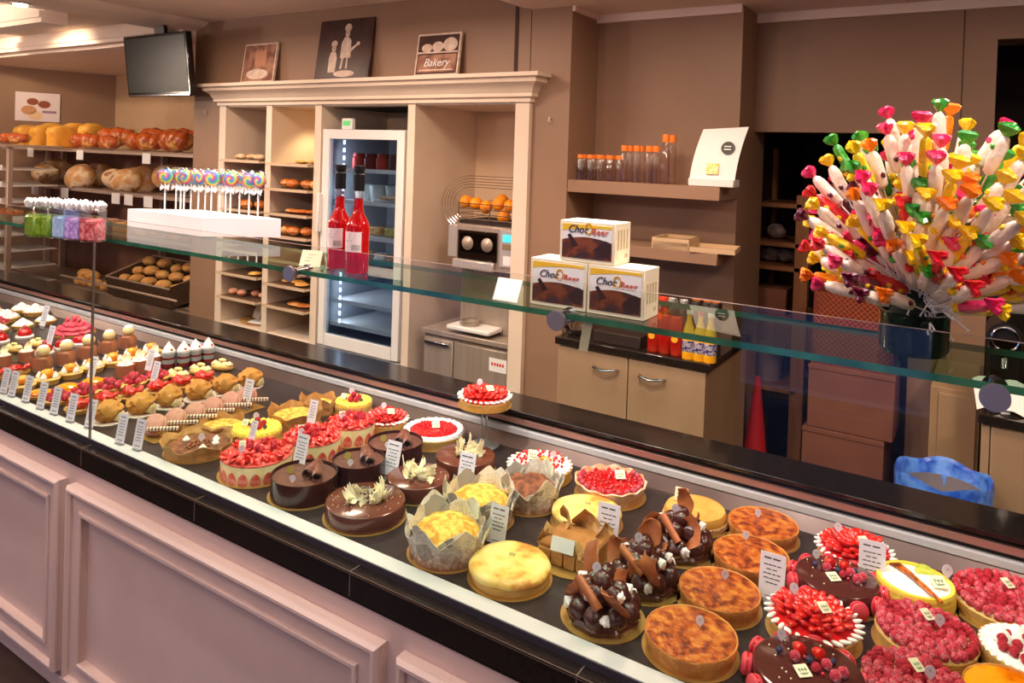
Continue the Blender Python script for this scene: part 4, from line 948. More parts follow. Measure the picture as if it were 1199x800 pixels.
obj('wire_basket', m, t, mats=chrome); obj('basket_floor', B(-w, w, .03, .3, zt, zt + .02), t, mats=darkm)
m = MB()
for k in range(5):
    pts = []
    for i in range(26):
        a = PI * .5 + i / 25 * PI * .85; r_ = .10 + .016 * k; pts.append((-w - .0 + r_ * math.cos(a) * 1.3, .14, zt + .10 + (r_ * math.sin(a))))
    pts = [(w, .14, zt + .10 + .10 + .016 * k)] + pts; m.tube(pts, .0018, 5)
obj('feeder_rail', m, t, mats=chrome)
orm = mat('orange_peel', (244, 158, 24), .4, (232, 134, 14), 30, .25, 160); b = MB(); b.ball((0, 0, 0), .037, (1, 1, .96), 3); ORG = b.mesh('orange', orm)
ob = t.location
for k, (x, y, z) in enumerate(((-w - .01, .1, .105), (-w + .075, .08, .10), (-w + .15, .07, .085), (-w + .225, .08, .105), (-w + .31, .07, .1), (-w + .27, .07, .04), (-w + .19, .17, .12), (-w + .34, .16, .12))):
    tag(obj('orange', ORG, None, (ob.x + x, ob.y + y, ob.z + zt + z + .012), (k, k, 0)), 'ripe orange lying in the wire basket of the juicer, %s' % ('outermost one', 'second along', 'middle front one', 'fourth along', 'beside the stile', 'lowest one', 'back row centre', 'back row by the stile')[k], 'orange')

# pictures leaning on the cornice
sep = mat('sepia_dark', (74, 46, 40), .4, (60, 36, 32), 10); sepl = mat('sepia_light', (226, 206, 190), .5, (206, 180, 162), 20); sepmid = mat('sepia_mid', (176, 128, 104), .5, (120, 76, 60), 14)
def picture(px0, px1, pyt, pyb, lab, frm, face, y0=3.17):
    a = ony(px0, pyb, y0); bq = ony(px1, pyb, y0); w = bq.x - a.x; h = (ony((px0 + px1) / 2, pyt, y0 + .04).z - 2.109)
    t = thing('picture', lab, 'picture', ((a.x + bq.x) / 2, y0, 2.1095), (-.14, 0, 0)); obj('canvas', B(-w / 2, w / 2, 0, .018, 0, h, .002), t, mats=frm)
    obj('print', B(-w / 2 + .012, w / 2 - .012, -.0015, 0, .014, h - .012), t, mats=face); return t, w, h
def flat(polys, mt, t, nm, y=-.0018):
    m = MB()
    for p in polys: m.prism(p, 0, .001, Matrix.Translation((0, y, 0)) @ Matrix.Rotation(PI / 2, 4, 'X'))
    return obj(nm, m, t, mats=mt, flat=True)
def ell(cx, cz, rx, rz, n=18): return [(cx + rx * math.cos(2 * PI * i / n), cz + rz * math.sin(2 * PI * i / n)) for i in range(n)]
t, w, h = picture(281, 319, 51, 97, 'small leaning picture of bread loaves in a pale frame', sepl, sepmid)
flat([ell(-.02 + .035 * k, h * .62, .022, .06) for k in range(3)] , mat('bread_print', (196, 140, 108), .5), t, 'bread_print'); flat([ell(0, h * .22, w * .33, h * .13)], sepl, t, 'flour_print', -.003)
t, w, h = picture(367, 430, 22, 96, 'large leaning dark picture of two small bakers in white hats', sep, sep)
s = h / .56
flat([ell(.03 * s, .475 * s, .042 * s, .04 * s), ell(.03 * s, .425 * s, .028 * s, .035 * s), [(-.03 * s, .2 * s), (.1 * s, .2 * s), (.085 * s, .36 * s), (.05 * s, .39 * s), (.0, .39 * s), (-.03 * s, .34 * s)], ell(-.12 * s, .335 * s, .038 * s, .032 * s), ell(-.12 * s, .29 * s, .026 * s, .03 * s), [(-.165 * s, .07 * s), (-.075 * s, .07 * s), (-.07 * s, .2 * s), (-.09 * s, .26 * s), (-.15 * s, .26 * s), (-.17 * s, .2 * s)],
      [(.09 * s, .25 * s), (.17 * s, .31 * s), (.165 * s, .325 * s), (.08 * s, .28 * s)], ell(.175 * s, .325 * s, .02 * s, .018 * s), [(-.02 * s, .1 * s), (.0, .1 * s), (.015 * s, .2 * s), (-.01 * s, .2 * s)], [(.05 * s, .1 * s), (.07 * s, .1 * s), (.07 * s, .2 * s), (.05 * s, .2 * s)], ell(.04 * s, .055 * s, .13 * s, .03 * s)], sepl, t, 'bakers_print')
flat([ell(.02 * s, .43 * s, .004 * s, .005 * s, 8), ell(.042 * s, .43 * s, .004 * s, .005 * s, 8), ell(-.128 * s, .29 * s, .004 * s, .005 * s, 8), ell(-.11 * s, .29 * s, .004 * s, .005 * s, 8)], sep, t, 'faces_print', -.003)
t, w, h = picture(484, 535, 39, 94, 'square leaning picture lettered Bakery in a pale frame', sepl, sep)
flat([[(-w * .44, h * .1), (w * .44, h * .1), (w * .44, h * .5), (-w * .44, h * .5)]], sepmid, t, 'sign_print'); flat([ell(-w * .25, h * .66, w * .12, h * .1), ell(0, h * .68, w * .13, h * .12), ell(w * .28, h * .72, w * .16, h * .16), [(-w * .46, h * .53), (w * .46, h * .53), (w * .46, h * .57), (-w * .46, h * .57)]], sepl, t, 'loaf_print', -.003)
obj('lettering', text_mesh('Bakery', h * .26, paperw, shear=.3), t, (0, -.0045, h * .31), (PI / 2, 0, 0))
flat([[(-w * .38, h * .13), (w * .38, h * .13), (w * .38, h * .16), (-w * .38, h * .16)]], sepl, t, 'rule_print', -.003)

# small hooks on the wall beside the unit
for px, py, l in ((241, 132, 'tiny white hook on the wall by the end of the unit nearest the breads'), (644, 141, 'tiny white hook on the pillar beside the niche')):
    p = ony(px, py, W1 - .004); m = MB(); m.tube([(0, 0, .014), (0, -.012, .01), (0, -.014, -.004), (0, -.004, -.012)], .004, 8); tag(obj('wall_hook', m, None, p, mats=white), l, 'hook')

# ------------------------------------------------------------------ niche shelves
sx0, sx1 = -1.75, -.988
for z0, z1, l in ((1.519, 1.58, 'thick taupe floating shelf in the niche holding the orange capped bottles'), (1.231, 1.284, 'lower taupe floating shelf in the niche with pale trays')):
    m = MB(); m.rng(sx0, sx1, 3.232, 3.529, z0, z1, .002); tag(obj('floating_shelf', m, None, mats=wallm), l, 'shelf')
clearp = glass_mat('clear_plastic', (246, 238, 234), 1.6, .05, .04); capm = mat('orange_cap', (246, 130, 40), .4)
def m_bottle(h, r=.021):
    t = thing('capped_bottle', '', 'bottle'); m = MB(); m.lathe([(0, 0), (r, 0), (r, h * .72), (r * .9, h * .8), (r * .55, h * .9), (r * .55, h), (0, h)], 20); obj('bottle_body', m, t, mats=clearp)
    m = MB(); m.lathe([(0, h * .93), (r * .78, h * .93), (r * .82, h * 1.0), (r * .74, h * 1.1), (0, h * 1.1)], 20); obj('cap', m, t, mats=capm); return t
b0 = {h: m_bottle(h) for h in (.115, .16, .21)}
used = set()
def bott(h, px, y, l, g):
    x = ony(px, 190, y).x; src = b0[h]
    if h not in used: used.add(h); src.location = (x, y, 1.5805); src['label'] = l; src['group'] = g
    else: copy_tree(src, loc=(x, y, 1.5805), label=l, group=g)
for k in range(5): bott(.115, 680 + k * 11.3, 3.26, 'short clear bottle with orange cap in the front row of the niche shelf', 'short front bottles')
for k in range(4): bott(.115, 684 + k * 11, 3.33, 'short clear bottle with orange cap in the second row of the niche shelf', 'short second row bottles')
for k in range(4): bott(.16, 731 + k * 14.5 if k < 3 else 768, 3.26, 'medium clear bottle with orange cap in the front row', 'medium front bottles')
for k in range(3): bott(.16, 737 + k * 14, 3.34, 'medium clear bottle with orange cap in the second row', 'medium second row bottles')
bott(.21, 779, 3.26, 'tallest clear bottle with orange cap at the row end', 'tallest bottle'); bott(.21, 787, 3.35, 'tall clear bottle with orange cap half hidden behind the tallest', 'second tallest bottle')
# curved white display card with dark round mark
p = ony(835, 219, 3.27); t = thing('display_card', 'curved white display card with dark round mark and yellow print', 'card', (p.x, 3.27, 1.581))
P = [[(-.105 + .205 * j / 6 + .035 * (i / 8) ** 1.5, .0 + .07 * (i / 8) ** 2 - .02, .003 + .255 * i / 8 * (1 + .05 * j / 6)) for j in range(7)] for i in range(9)]
m = MB(); m.sheet(P, .002); obj('sheet', m, t, mats=paperw)
m = MB(); m.rng(-.105, .10, -.035, .06, 0, .035, .003); obj('foot_box', m, t, mats=white)
m = MB(); m.lathe([(0, 0), (.03, 0), (.03, .001), (0, .001)], 24); dk = obj('round_mark', m, t, (.06, -.0, .175), (PI / 2 - .35, 0, 0), mats=mat('dark_green_mark', (40, 46, 40), .5))
for k in range(2): obj('mark_lettering', B(-.016, .016, -.0015, 0, -.003, .002), dk, (0, -.008 + .014 * k, .0025), (-PI / 2, 0, 0), mats=paperw)
m = MB(); m.box((0, 0, 0), (.055, .002, .05), bev=.0008); obj('yellow_print', m, t, (.0, -.022, .08), (-.2, 0, 0), mats=mat('yellow_print', (236, 210, 60), .5, (250, 240, 200), 80))
for k, (c, n) in enumerate((((150, 20, 50), 'dark red'), ((210, 160, 30), 'yellow'), ((190, 40, 60), 'crimson'))):
    m = MB(); m.box((0, 0, .095), (.022, .14, .19 - .02 * k), bev=.002); tag(obj('paper_packet', m, None, (sx1 - .012 - .025 * k, 3.42, 1.581 - .01 * k), (0, 0, 0), mats=mat(n.replace(' ', '_') + '_paper', c, .5)), n + ' flat packet standing behind the white display card', 'packet')
    bpy.context.view_layer.update()
# pale trays and bowls on the lower shelf
bow = mat('cream_card_tray', (206, 176, 140), .6)
for k, (px, w_, h_, l) in enumerate(((787, .15, .05, 'stack of pale card trays on the lower niche shelf'), (835, .19, .022, 'flat pale card tray overhanging the end of the lower niche shelf'))):
    p = ony(px, 292, 3.27); m = MB(); m.rng(-w_ / 2, w_ / 2, -.03, .16, 0, .004)
    for q in range(1, 4 if k == 0 else 2): m.rng(-w_ / 2 - .004 * q, w_ / 2 + .004 * q, -.034, -.03, 0, h_ * q / (3 if k == 0 else 1)); m.rng(-w_ / 2 - .004 * q, w_ / 2 + .004 * q, .16, .164, 0, h_ * q / (3 if k == 0 else 1)); m.rng(-w_ / 2 - .004 * q, -w_ / 2 - .004 * q + .004, -.03, .16, 0, h_); m.rng(w_ / 2, w_ / 2 + .004 * q, -.03, .16, 0, h_)
    tag(obj('card_tray', m, None, (p.x, 3.27, 1.2845), (0, 0, .05 + .1 * k), mats=bow), l, 'tray')
p = ony(779, 335, 3.3); m = MB(); m.lathe([(0, 0), (.05, 0), (.085, .05), (.09, .075), (.082, .072), (.045, .008), (0, .006)], 32); 

# ------------------------------------------------------------------ drinks cabinet in front of the niche
cy0 = 2.885; cx0, cx1 = ony(652, 391, cy0).x, ony(829, 430, cy0).x
t = thing('drinks_cabinet', 'low beige two door cabinet with bow handles and black worktop', 'cabinet', ((cx0 + cx1) / 2, cy0, FZ)); w = (cx1 - cx0) / 2
obj('body', B(-w + .01, w - .01, .02, .60, 0, .975), t, mats=cab); obj('worktop', B(-w - .005, w + .01, -.01, .61, .978, 1.01, .003), t, mats=granite)
xm = ony(734.5, 450, cy0).x - t.location.x
xs = [-w + .01, xm - (w - xm) , xm, w - .01]; xs[1] = -w + .07
for a, b_, hx in ((-w + .01, xm - .003, ony(710, 418, cy0).x - t.location.x), (xm + .003, w - .01, ony(764, 432, cy0).x - t.location.x)):
    d = obj('door', B(a + .0, b_, 0, .02, .06, .972, .002), t, mats=cab)
    m = MB(); m.tube([(hx - .055, 0, .915), (hx - .05, -.025, .915), (hx, -.035, .908), (hx + .05, -.025, .915), (hx + .055, 0, .915)], .006, 8); obj('door_handle', m, d, mats=chrome)
cz = FZ + 1.0105
def m_can(cols, h, r, bottle=False):
    m = MB()
    if bottle: m.lathe([(0, 0), (r, 0), (r, h * .5), (r * .85, h * .62), (r * .4, h * .82), (r * .4, h * .98), (0, h * .98)], 20)
    else: m.lathe([(0, .002), (r * .85, 0), (r, .006), (r, h - .01), (r * .82, h - .001), (r * .8, h - .003), (0, h - .003)], 20)
    return m
redc = mat('red_can', (210, 20, 20), .25, (226, 60, 30), 14, metal=.3); yel = mat('yellow_juice', (240, 190, 30), .3, (236, 160, 20), 12); dkr = mat('dark_bottle', (40, 24, 22), .2)
names = []
for k, px in enumerate((765, 778, 792)):
    p = ony(px, 410, 2.93); t = thing('drink_can', '%s red drink can in the front row on the black worktop' % ('first', 'second', 'third')[k], 'can', (p.x, 2.93, cz)); obj('can_body', m_can(0, .165, .027), t, mats=redc)
    m = MB(); m.lathe([(0, .1655), (.021, .1655), (.021, .167), (0, .167)], 16); obj('can_lid', m, t, mats=chrome); m = MB(); m.lathe([(0, 0), (.014, 0), (.014, .001), (0, .001)], 16); 
    if k != 1: obj('yellow_mark', m, t, (0, -.0275, .07), (PI / 2, 0, 0), mats=mat('yellow_mark', (250, 180, 40), .4))
for k, px in enumerate((806, 819, 831)):
    p = ony(px, 418, 2.92); t = thing('juice_bottle', '%s yellow juice bottle beside the red cans' % ('first', 'second', 'third')[k], 'bottle', (p.x, 2.92, cz)); obj('bottle_body', m_can(0, .19, .026, True), t, mats=yel)
    m = MB(); m.lathe([(0, .18), (.013, .18), (.013, .2), (0, .2)], 14); obj('cap', m, t, mats=(redc if k == 1 else white)); m = MB(); m.lathe([(.0265, .03), (.0268, .075), (.0265, .03)], 20); obj('bottle_label', m, t, mats=mat('blue_white_label', (230, 220, 235), .4, (70, 60, 150), 90, thr=(.5, .55)))
for k, (px, mt, l) in enumerate(((777, redc, 'red'), (788, steel, 'grey'), (802, steel, 'silver'), (816, dkr, 'amber capped dark'), (829, dkr, 'black'), (838, dkr, 'dark orange'))):
    p = ony(px, 365, 3.26); t = thing('drink_can', l + ' drink can in the back row behind the front cans', 'can', (p.x, 3.26, cz)); obj('can_body', m_can(0, .175, .028), t, mats=mt); m = MB(); m.lathe([(0, .1755), (.022, .1755), (.022, .178), (0, .178)], 16); obj('can_lid', m, t, mats=chrome if k < 3 else mat('orange_lid', (230, 120, 40), .4))
p = ony(726, 396, 2.95); m = MB(); m.rng(-.11, .11, -.04, .04, 0, .05, .003); tag(obj('dark_box', m, None, (p.x, 2.95, cz), mats=darkm), 'low dark box on the black worktop beside the red cans', 'box')
p = ony(672, 385, 2.95); t = thing('steel_bowl', 'shallow steel bowl behind the standoff on the black worktop', 'bowl', (p.x, 2.98, cz)); m = MB(); m.lathe([(0, 0), (.04, 0), (.07, .03), (.072, .033), (.066, .03), (.036, .005), (0, .004)], 28); obj('bowl', m, t, mats=chrome)
# ------------------------------------------------------------------ store room beyond the opening and right hand furniture
wood = mat('pine_post', (150, 100, 62), .6, (136, 88, 52), 6, stretch=(6, 6, .5)); card = mat('brown_cardboard', (126, 78, 58), .7, (116, 70, 52), 5)
t = thing('storage_rack', 'dim wooden shelving rack inside the dark store room', 'shelving', (-1.0, 4.1, FZ))
xa, xb = ony(892, 300, 4.1).x + 1.0, ony(937, 300, 4.1).x + 1.0
obj('post', B(xb - .03, xb + .04, 0, .05, 0, ony(940, 229, 4.1).z - FZ, .003), t, mats=wood); obj('post', B(xa - .06, xa - .02, .35, .40, 0, 1.9, .003), t, mats=wood)
for py in (238, 284, 312, 372, 455): z = ony(915, py, 4.1).z - FZ; obj('rack_shelf', B(xa - .04, xb, .0, .4, z - .025, z, .002), t, mats=wood)
bagm = mat('grey_plastic_bag', (150, 130, 124), .5, (120, 100, 96), 30, .3, 40)
for k, (px, py, l) in enumerate(((906, 284, 'upper pale bag'), (899, 309, 'left lower pale bag'), (917, 310, 'right lower pale bag'))):
    p = ony(px, py, 4.2); m = MB(); m.ball((0, 0, .045), .05, (1.1, 1, .85), 2, bump_fn(3, .25, k)); tag(obj('packed_bag', m, None, (p.x, 4.25, ony(915, (284, 312, 312)[k], 4.1).z + .0), mats=bagm), l + ' on the dark store room rack', 'bag')
p = ony(905, 350, 4.2); zz = ony(915, 372, 4.1).z; m = MB(); m.box((0, 0, .07), (.16, .2, .14), bev=.003); tag(obj('carton', m, None, (p.x, 4.25, zz), mats=card), 'small brown carton on the dark store room rack', 'box')
zz = ony(915, 455, 4.1).z; m = MB(); m.lathe([(0, 0), (.07, 0), (.085, .18), (.09, .19), (.08, .19), (0, .02)], 20); p = ony(896, 440, 4.2); tag(obj('pale_bucket', m, None, (p.x, 4.25, zz), mats=mat('pale_bucket_plastic', (170, 150, 150), .5)), 'pale bucket on the low shelf behind the red cone', 'bucket')
# cartons stacked on the floor
def carton(px0, px1, pyt, pyb, Y, l, d=.35, nm='carton'):
    a = ony(px0, pyb, Y); b = ony(px1, pyb, Y); zt_ = ony(px0, pyt, Y).z; t = thing(nm, l, 'box', ((a.x + b.x) / 2, Y, a.z)); w = (b.x - a.x) / 2; h = zt_ - a.z
    obj('body', B(-w, w, 0, d, 0, h, .004), t, mats=card); obj('flap', B(-w - .002, w + .002, -.004, .0, h - .02, h, .001), t, mats=card); return t
a = ony(936, 560, 3.62); 
c1 = carton(937, 1030, 505, 600, 3.62, 'large closed brown carton at the bottom of the stack'); zb = c1.location.z; 
c1.location.z = FZ; h1 = ony(985, 508, 3.62).z - FZ
for ch in c1.children: bpy.data.objects.remove(ch)
w = .17; obj('body', B(-w, w, 0, .35, 0, h1, .004), c1, mats=card); obj('flap', B(-w - .002, w + .002, -.004, 0, h1 - .02, h1, .001), c1, mats=card)
t = thing('carton', 'closed brown carton on top of the large one', 'box', (c1.location.x + .02, 3.63, FZ + h1 + .001)); h2 = ony(985, 432, 3.63).z - FZ - h1
obj('body', B(-.175, .185, 0, .33, 0, h2, .004), t, mats=card); obj('flap', B(-.177, .187, -.004, 0, h2 - .02, h2, .001), t, mats=card)
# reddish lattice crate
t = thing('lattice_crate', 'rust red lattice crate standing on the brown cartons', 'crate', (c1.location.x + .02, 3.66, FZ + h1 + h2 + .003)); h3 = ony(990, 345, 3.66).z - t.location.z
m = MB(); m.rng(-.17, .17, .006, .25, 0, h3); obj('crate_body', m, t, mats=mat('rust_crate', (110, 44, 26), .6)); m = MB()
for k in range(-16, 18):
    x = k * .024
    for sg in (1, -1):
        pts = []
        for u in range(0, 12):
            zz = h3 * u / 11; xx = x + sg * zz
            if -.17 <= xx <= .17: pts.append((xx, .004, zz))
        if len(pts) > 1: m.tube([pts[0], pts[-1]], .0022, 4)
obj('lattice', m, t, mats=mat('orange_lattice', (168, 84, 50), .6))
# red folded cone
p = ony(886, 520, 3.75); ph = ony(882, 438, 3.75); t = thing('red_cone', 'tall narrow red cone shaped parasol cover beside the cartons', 'cover', (p.x, 3.72, FZ)); H = ph.z - FZ
m = MB(); m.lathe([(0, 0), (.10, 0), (.095, .02), (.012, H), (0, H)], 20); obj('cone', m, t, mats=mat('red_fabric', (200, 24, 22), .6)); m = MB(); m.lathe([(.101, .02), (.101, .05), (.096, .05)], 20); obj('hem', m, t, mats=mat('dark_red_hem', (150, 16, 18), .6))
# beige side cabinet and drawer unit on the right
XD = .018
t = thing('tall_beige_panel', 'beige laminate side cabinet between the store room and the drawer unit', 'cabinet', (0, 3.3, FZ)); xa = ony(1088, 500, 3.3).x
obj('body', B(xa, .012, 0, .49, 0, .97, .002), t, mats=cab); obj('door', B(xa + .03, .0, -.016, 0, .05, .95, .002), t, mats=cab)
t = thing('drawer_unit', 'beige drawer unit with black worktop under the coffee machine', 'cabinet', (XD, 2.9, FZ))
obj('body', B(0, 1.3, .02, .7, 0, .975), t, mats=cab); obj('worktop', B(-.012, 1.3, -.012, .7, .978, 1.01, .003), t, mats=granite)
obj('side_stile', B(0, .022, 0, .02, 0, .975, .001), t, mats=cab)
for z0, z1 in ((.68, .972), (.36, .674), (.04, .354)): d = obj('drawer', B(.026, .60, 0, .02, z0, z1, .002), t, mats=cab); obj('drawer_pull', B(.2, .42, -.012, 0, z1 - .03, z1 - .018, .002), d, mats=chrome)
for z0, z1 in ((.68, .972), (.36, .674), (.04, .354)): obj('drawer', B(.606, 1.2, 0, .02, z0, z1, .002), t, mats=cab)
# coffee machine
zw = FZ + 1.0105; p = ony(1177, 430, 3.0); t = thing('coffee_machine', 'small black capsule coffee machine with chrome ring on the worktop', 'coffee machine', (ony(1177, 400, 3.05).x, 3.05, zw)); h = ony(1178, 377, 3.05).z - zw
m = MB(); m.rng(-.05, .05, 0, .22, 0, h - .06, .006); M = Matrix.Translation((0, .02, h - .06)) @ Matrix.Rotation(-PI / 2, 4, 'X'); m.lathe([(0, -.02), (.055, -.02), (.055, .2), (0, .2)], 28, M=M); obj('body', m, t, mats=black)
m = MB(); 
pts = [(.04 * math.cos(a), -.004, h - .06 + .04 * math.sin(a)) for a in [2 * PI * i / 28 for i in range(29)]]; m.tube(pts, .005, 8, cap=False); obj('chrome_ring', m, t, mats=chrome)
m = MB(); m.tube([(0, -.0, h - .125), (0, -.045, h - .125), (0, -.05, h - .15)], .012, 10); obj('spout', m, t, mats=chrome); obj('drip_tray', B(-.045, .045, -.09, 0, 0, .03, .004), t, mats=steel)
m = MB(); m.lathe([(0, .2), (.05, .2), (.05, .45), (0, .45)], 24, M=Matrix.Translation((0, .2, 0)) @ Matrix.Scale(.5, 4, (0, 0, 1))); 
for k, (px, rz, l) in enumerate(((1164, .35, 'open white leaflet leaning behind the standoff'), (1192, -.1, 'white leaflet at the picture edge on the worktop'))):
    p = ony(px, 470, 2.93); P = [[(-.05 + .1 * j / 5, .03 * i / 4, .004 + .10 * i / 4 + .01 * math.sin(j)) for j in range(6)] for i in range(5)]; m = MB(); m.sheet(P, .0015); tag(obj('leaflet', m, None, (p.x, 2.93, zw + .001), (-.2, 0, rz), mats=paperw), l, 'leaflet')
# waste bin with blue liner
p = ony(1103, 575, 2.75); t = thing('waste_bin', 'waste bin with a crumpled blue liner behind the rear worktop', 'bin', (p.x, 2.78, FZ)); hb = ony(1100, 553, 2.78).z - FZ
m = MB(); m.lathe([(0, 0), (.11, 0), (.13, hb - .05), (.12, hb - .05), (0, .01)], 28); obj('bin_body', m, t, mats=mat('grey_bin', (120, 110, 110), .5))
m = MB(); m.lathe([(.134, hb - .2), (.138, hb - .12), (.142, hb - .02), (.136, hb), (.126, hb - .01), (.115, hb - .1), (.0, hb - .25)], 48, fn=lambda a, r, z: (r * (1 + .012 * math.sin(11 * a) + .008 * math.sin(23 * a)), z + (.008 * math.sin(5 * a) if z > hb - .05 else 0))); obj('bin_liner', m, t, mats=mat('blue_liner', (40, 86, 190), .3, (90, 140, 220), 20, .3, 30))

# ------------------------------------------------------------------ goods on the glass shelf
SZ = 1.3845
# lollipop stand
PB = [onz(x, y, SZ + .0) for x, y in ((150, 279), (236, 293))]
a0 = ony(150, 244, 1.385); a1 = ony(236, 255, 1.36)
ht = .064
cA, cB, cC = onz(149.5, 244.5, SZ + ht), onz(236, 255, SZ + ht), onz(329, 256.5, SZ + ht)
cD = cA + cC - cB
t = thing('lollipop_stand', 'white block stand pierced with wrapped rainbow lollipops', 'stand', ((cA.x + cC.x) / 2, (cA.y + cC.y) / 2, SZ))
LS = t.location.copy()
m = MB(); m.prism([(q.x - LS.x, q.y - LS.y) for q in (cA, cB, cC, cD)], 0, ht); obj('block', m, t, mats=mat('white_foam_block', (232, 222, 222), .55), flat=True)
m = MB(); ctrx = [((cA.x + cB.x + cC.x + cD.x) / 4, (cA.y + cB.y + cC.y + cD.y) / 4)]
ins = [(Vector((q.x, q.y)) - Vector(ctrx[0])) * .9 + Vector(ctrx[0]) - Vector((LS.x, LS.y)) for q in (cA, cB, cC, cD)]
m.prism([(q.x, q.y) for q in ins], ht, ht + .002); obj('top_plate', m, t, mats=mat('off_white_plate', (240, 226, 216), .5), flat=True)
def swirl_mat(k):
    nm = 'rainbow_candy_%d' % k; m = bpy.data.materials.new(nm); m.use_nodes = True; N = m.node_tree.nodes; L = m.node_tree.links; b = N['Principled BSDF']; b.inputs['Roughness'].default_value = .2; b.inputs['Coat Weight'].default_value = .6
    tc = N.new('ShaderNodeTexCoord'); sp = N.new('ShaderNodeSeparateXYZ'); L.new(tc.outputs['Object'], sp.inputs[0])
    at2 = N.new('ShaderNodeMath'); at2.operation = 'ARCTAN2'; L.new(sp.outputs['X'], at2.inputs[0]); L.new(sp.outputs['Z'], at2.inputs[1])
    ln = N.new('ShaderNodeVectorMath'); ln.operation = 'LENGTH'; L.new(tc.outputs['Object'], ln.inputs[0])
    a = N.new('ShaderNodeMath'); a.operation = 'DIVIDE'; a.inputs[1].default_value = 2 * PI; L.new(at2.outputs[0], a.inputs[0])
    c = N.new('ShaderNodeMath'); c.operation = 'MULTIPLY_ADD'; c.inputs[1].default_value = 38 + 6 * k; L.new(ln.outputs['Value'], c.inputs[0]); L.new(a.outputs[0], c.inputs[2])
    f = N.new('ShaderNodeMath'); f.operation = 'FRACT'; L.new(c.outputs[0], f.inputs[0])
    r = N.new('ShaderNodeValToRGB'); r.color_ramp.interpolation = 'EASE'; L.new(f.outputs[0], r.inputs[0]); cols = [(60, 170, 215), (110, 205, 150), (248, 226, 90), (244, 150, 90), (226, 96, 140), (150, 110, 200)]
    cols = cols[k:] + cols[:k]; r.color_ramp.elements[0].color = rgb(cols[0]); r.color_ramp.elements[1].color = rgb(cols[0]); r.color_ramp.elements[1].position = 1
    for i in range(1, 6): e = r.color_ramp.elements.new(i / 6); e.color = rgb(cols[i])
    L.new(r.outputs[0], b.inputs['Base Color']); return m
wrapm = glass_mat('clear_wrap', (240, 244, 246), 2.0, .12, .05); stickm = mat('white_stick', (244, 240, 238), .4)
swm = [swirl_mat(k) for k in range(3)]
def lollipop(k):
    t = thing('rainbow_lollipop', '', 'lollipop'); h = .105
    m = MB(); m.tube([(0, 0, -.03), (0, 0, h)], .0028, 8); obj('stick', m, t, mats=stickm)
    m = MB(); m.lathe([(0, -.005), (.022, -.005), (.0265, -.002), (.0265, .002), (.022, .005), (0, .005)], 28, M=Matrix.Rotation(PI / 2, 4, 'X')); obj('candy_disc', m, t, (0, 0, h + .022), mats=swm[k])
    m = MB(); m.lathe([(.004, -.062), (.009, -.058), (.005, -.034), (.014, -.028), (.030, -.008), (.031, .01), (.024, .026), (.008, .036), (.0, .036)], 20, M=Matrix.Diagonal((1, .36, 1, 1)), fn=lambda a, r, z: (r * (1 + .08 * math.sin(7 * a + z * 200)), z)); obj('clear_wrapper', m, t, (0, 0, h + .02), mats=wrapm)
    m = MB()
    for s in (-1, 1):
        P = [[(s * (.004 + .012 * i / 3), .003 * math.sin(j * 2), -.010 * (j / 3 - .5) * (1 + 1.5 * i / 3)) for j in range(4)] for i in range(4)]; m.sheet(P, .0006)
    m.lathe([(.0035, -.003), (.0035, .003)], 8); obj('ribbon_bow', m, t, (0, -.003, h - .018), mats=paperw)
    return t
lp = [lollipop(k) for k in range(3)]
fa = Vector(ctrx[0]); ex = (Vector((cB.x, cB.y)) - Vector((cA.x, cA.y))); ey = (Vector((cC.x, cC.y)) - Vector((cB.x, cB.y)))
tops = [(193, 205), (216, 203), (233, 206), (248, 206), (206, 201), (224, 204), (241, 203), (270, 209), (258, 207), (291, 214), (301, 210), (281, 208), (212, 206), (265, 205)]
sel = []
lab = ['at the outer corner of the stand', 'second along the front edge', 'third along the front edge', 'fourth along the front edge', 'in the back row near the outer corner', 'in the back row, second', 'in the back row, third', 'facing front with a purple centre', 'tucked behind the purple centred one', 'facing front near the inner end', 'last one at the inner end', 'just behind the inner end pair', 'half hidden near the outer end', 'half hidden near the middle']
grid = [(.06, .12), (.2, .3), (.34, .36), (.46, .42), (.2, .1), (.32, .16), (.46, .2), (.62, .5), (.6, .3), (.82, .62), (.9, .8), (.76, .72), (.12, .24), (.5, .6)]
for k, ((px, py), l) in enumerate(zip(tops, lab)):
    # stick foot on the stand, found from where the stick meets the top plate
    foot = cA.copy(); q = foot.copy(); q.z = SZ + ht + .002; e1 = cB - cA; e2 = cD - cA; w_ = q - cA; dt = e1.x * e2.y - e1.y * e2.x; uu = (px - 147) / 180; dv = .09 if k in (4, 5, 6, 8, 11, 13) else -.05; s1 = min(max(uu - dv, .06), .94); s2 = min(max(uu + dv, .06), .94); q.x = cA.x + e1.x * s1 + e2.x * s2; q.y = cA.y + e1.y * s1 + e2.y * s2
    # keep inside the block
    src = lp[k % 3]
    kw = dict(loc=(q.x, q.y, q.z), rot=(0, 0, .45 + rnd.uniform(-.25, .25)), label='rainbow swirl lollipop in clear wrap ' + l, group='rainbow lollipops')
    if k < 3: src.location = kw['loc']; src.rotation_euler = kw['rot']; src['label'] = kw['label']; src['group'] = kw['group']
    else: copy_tree(src, **kw)
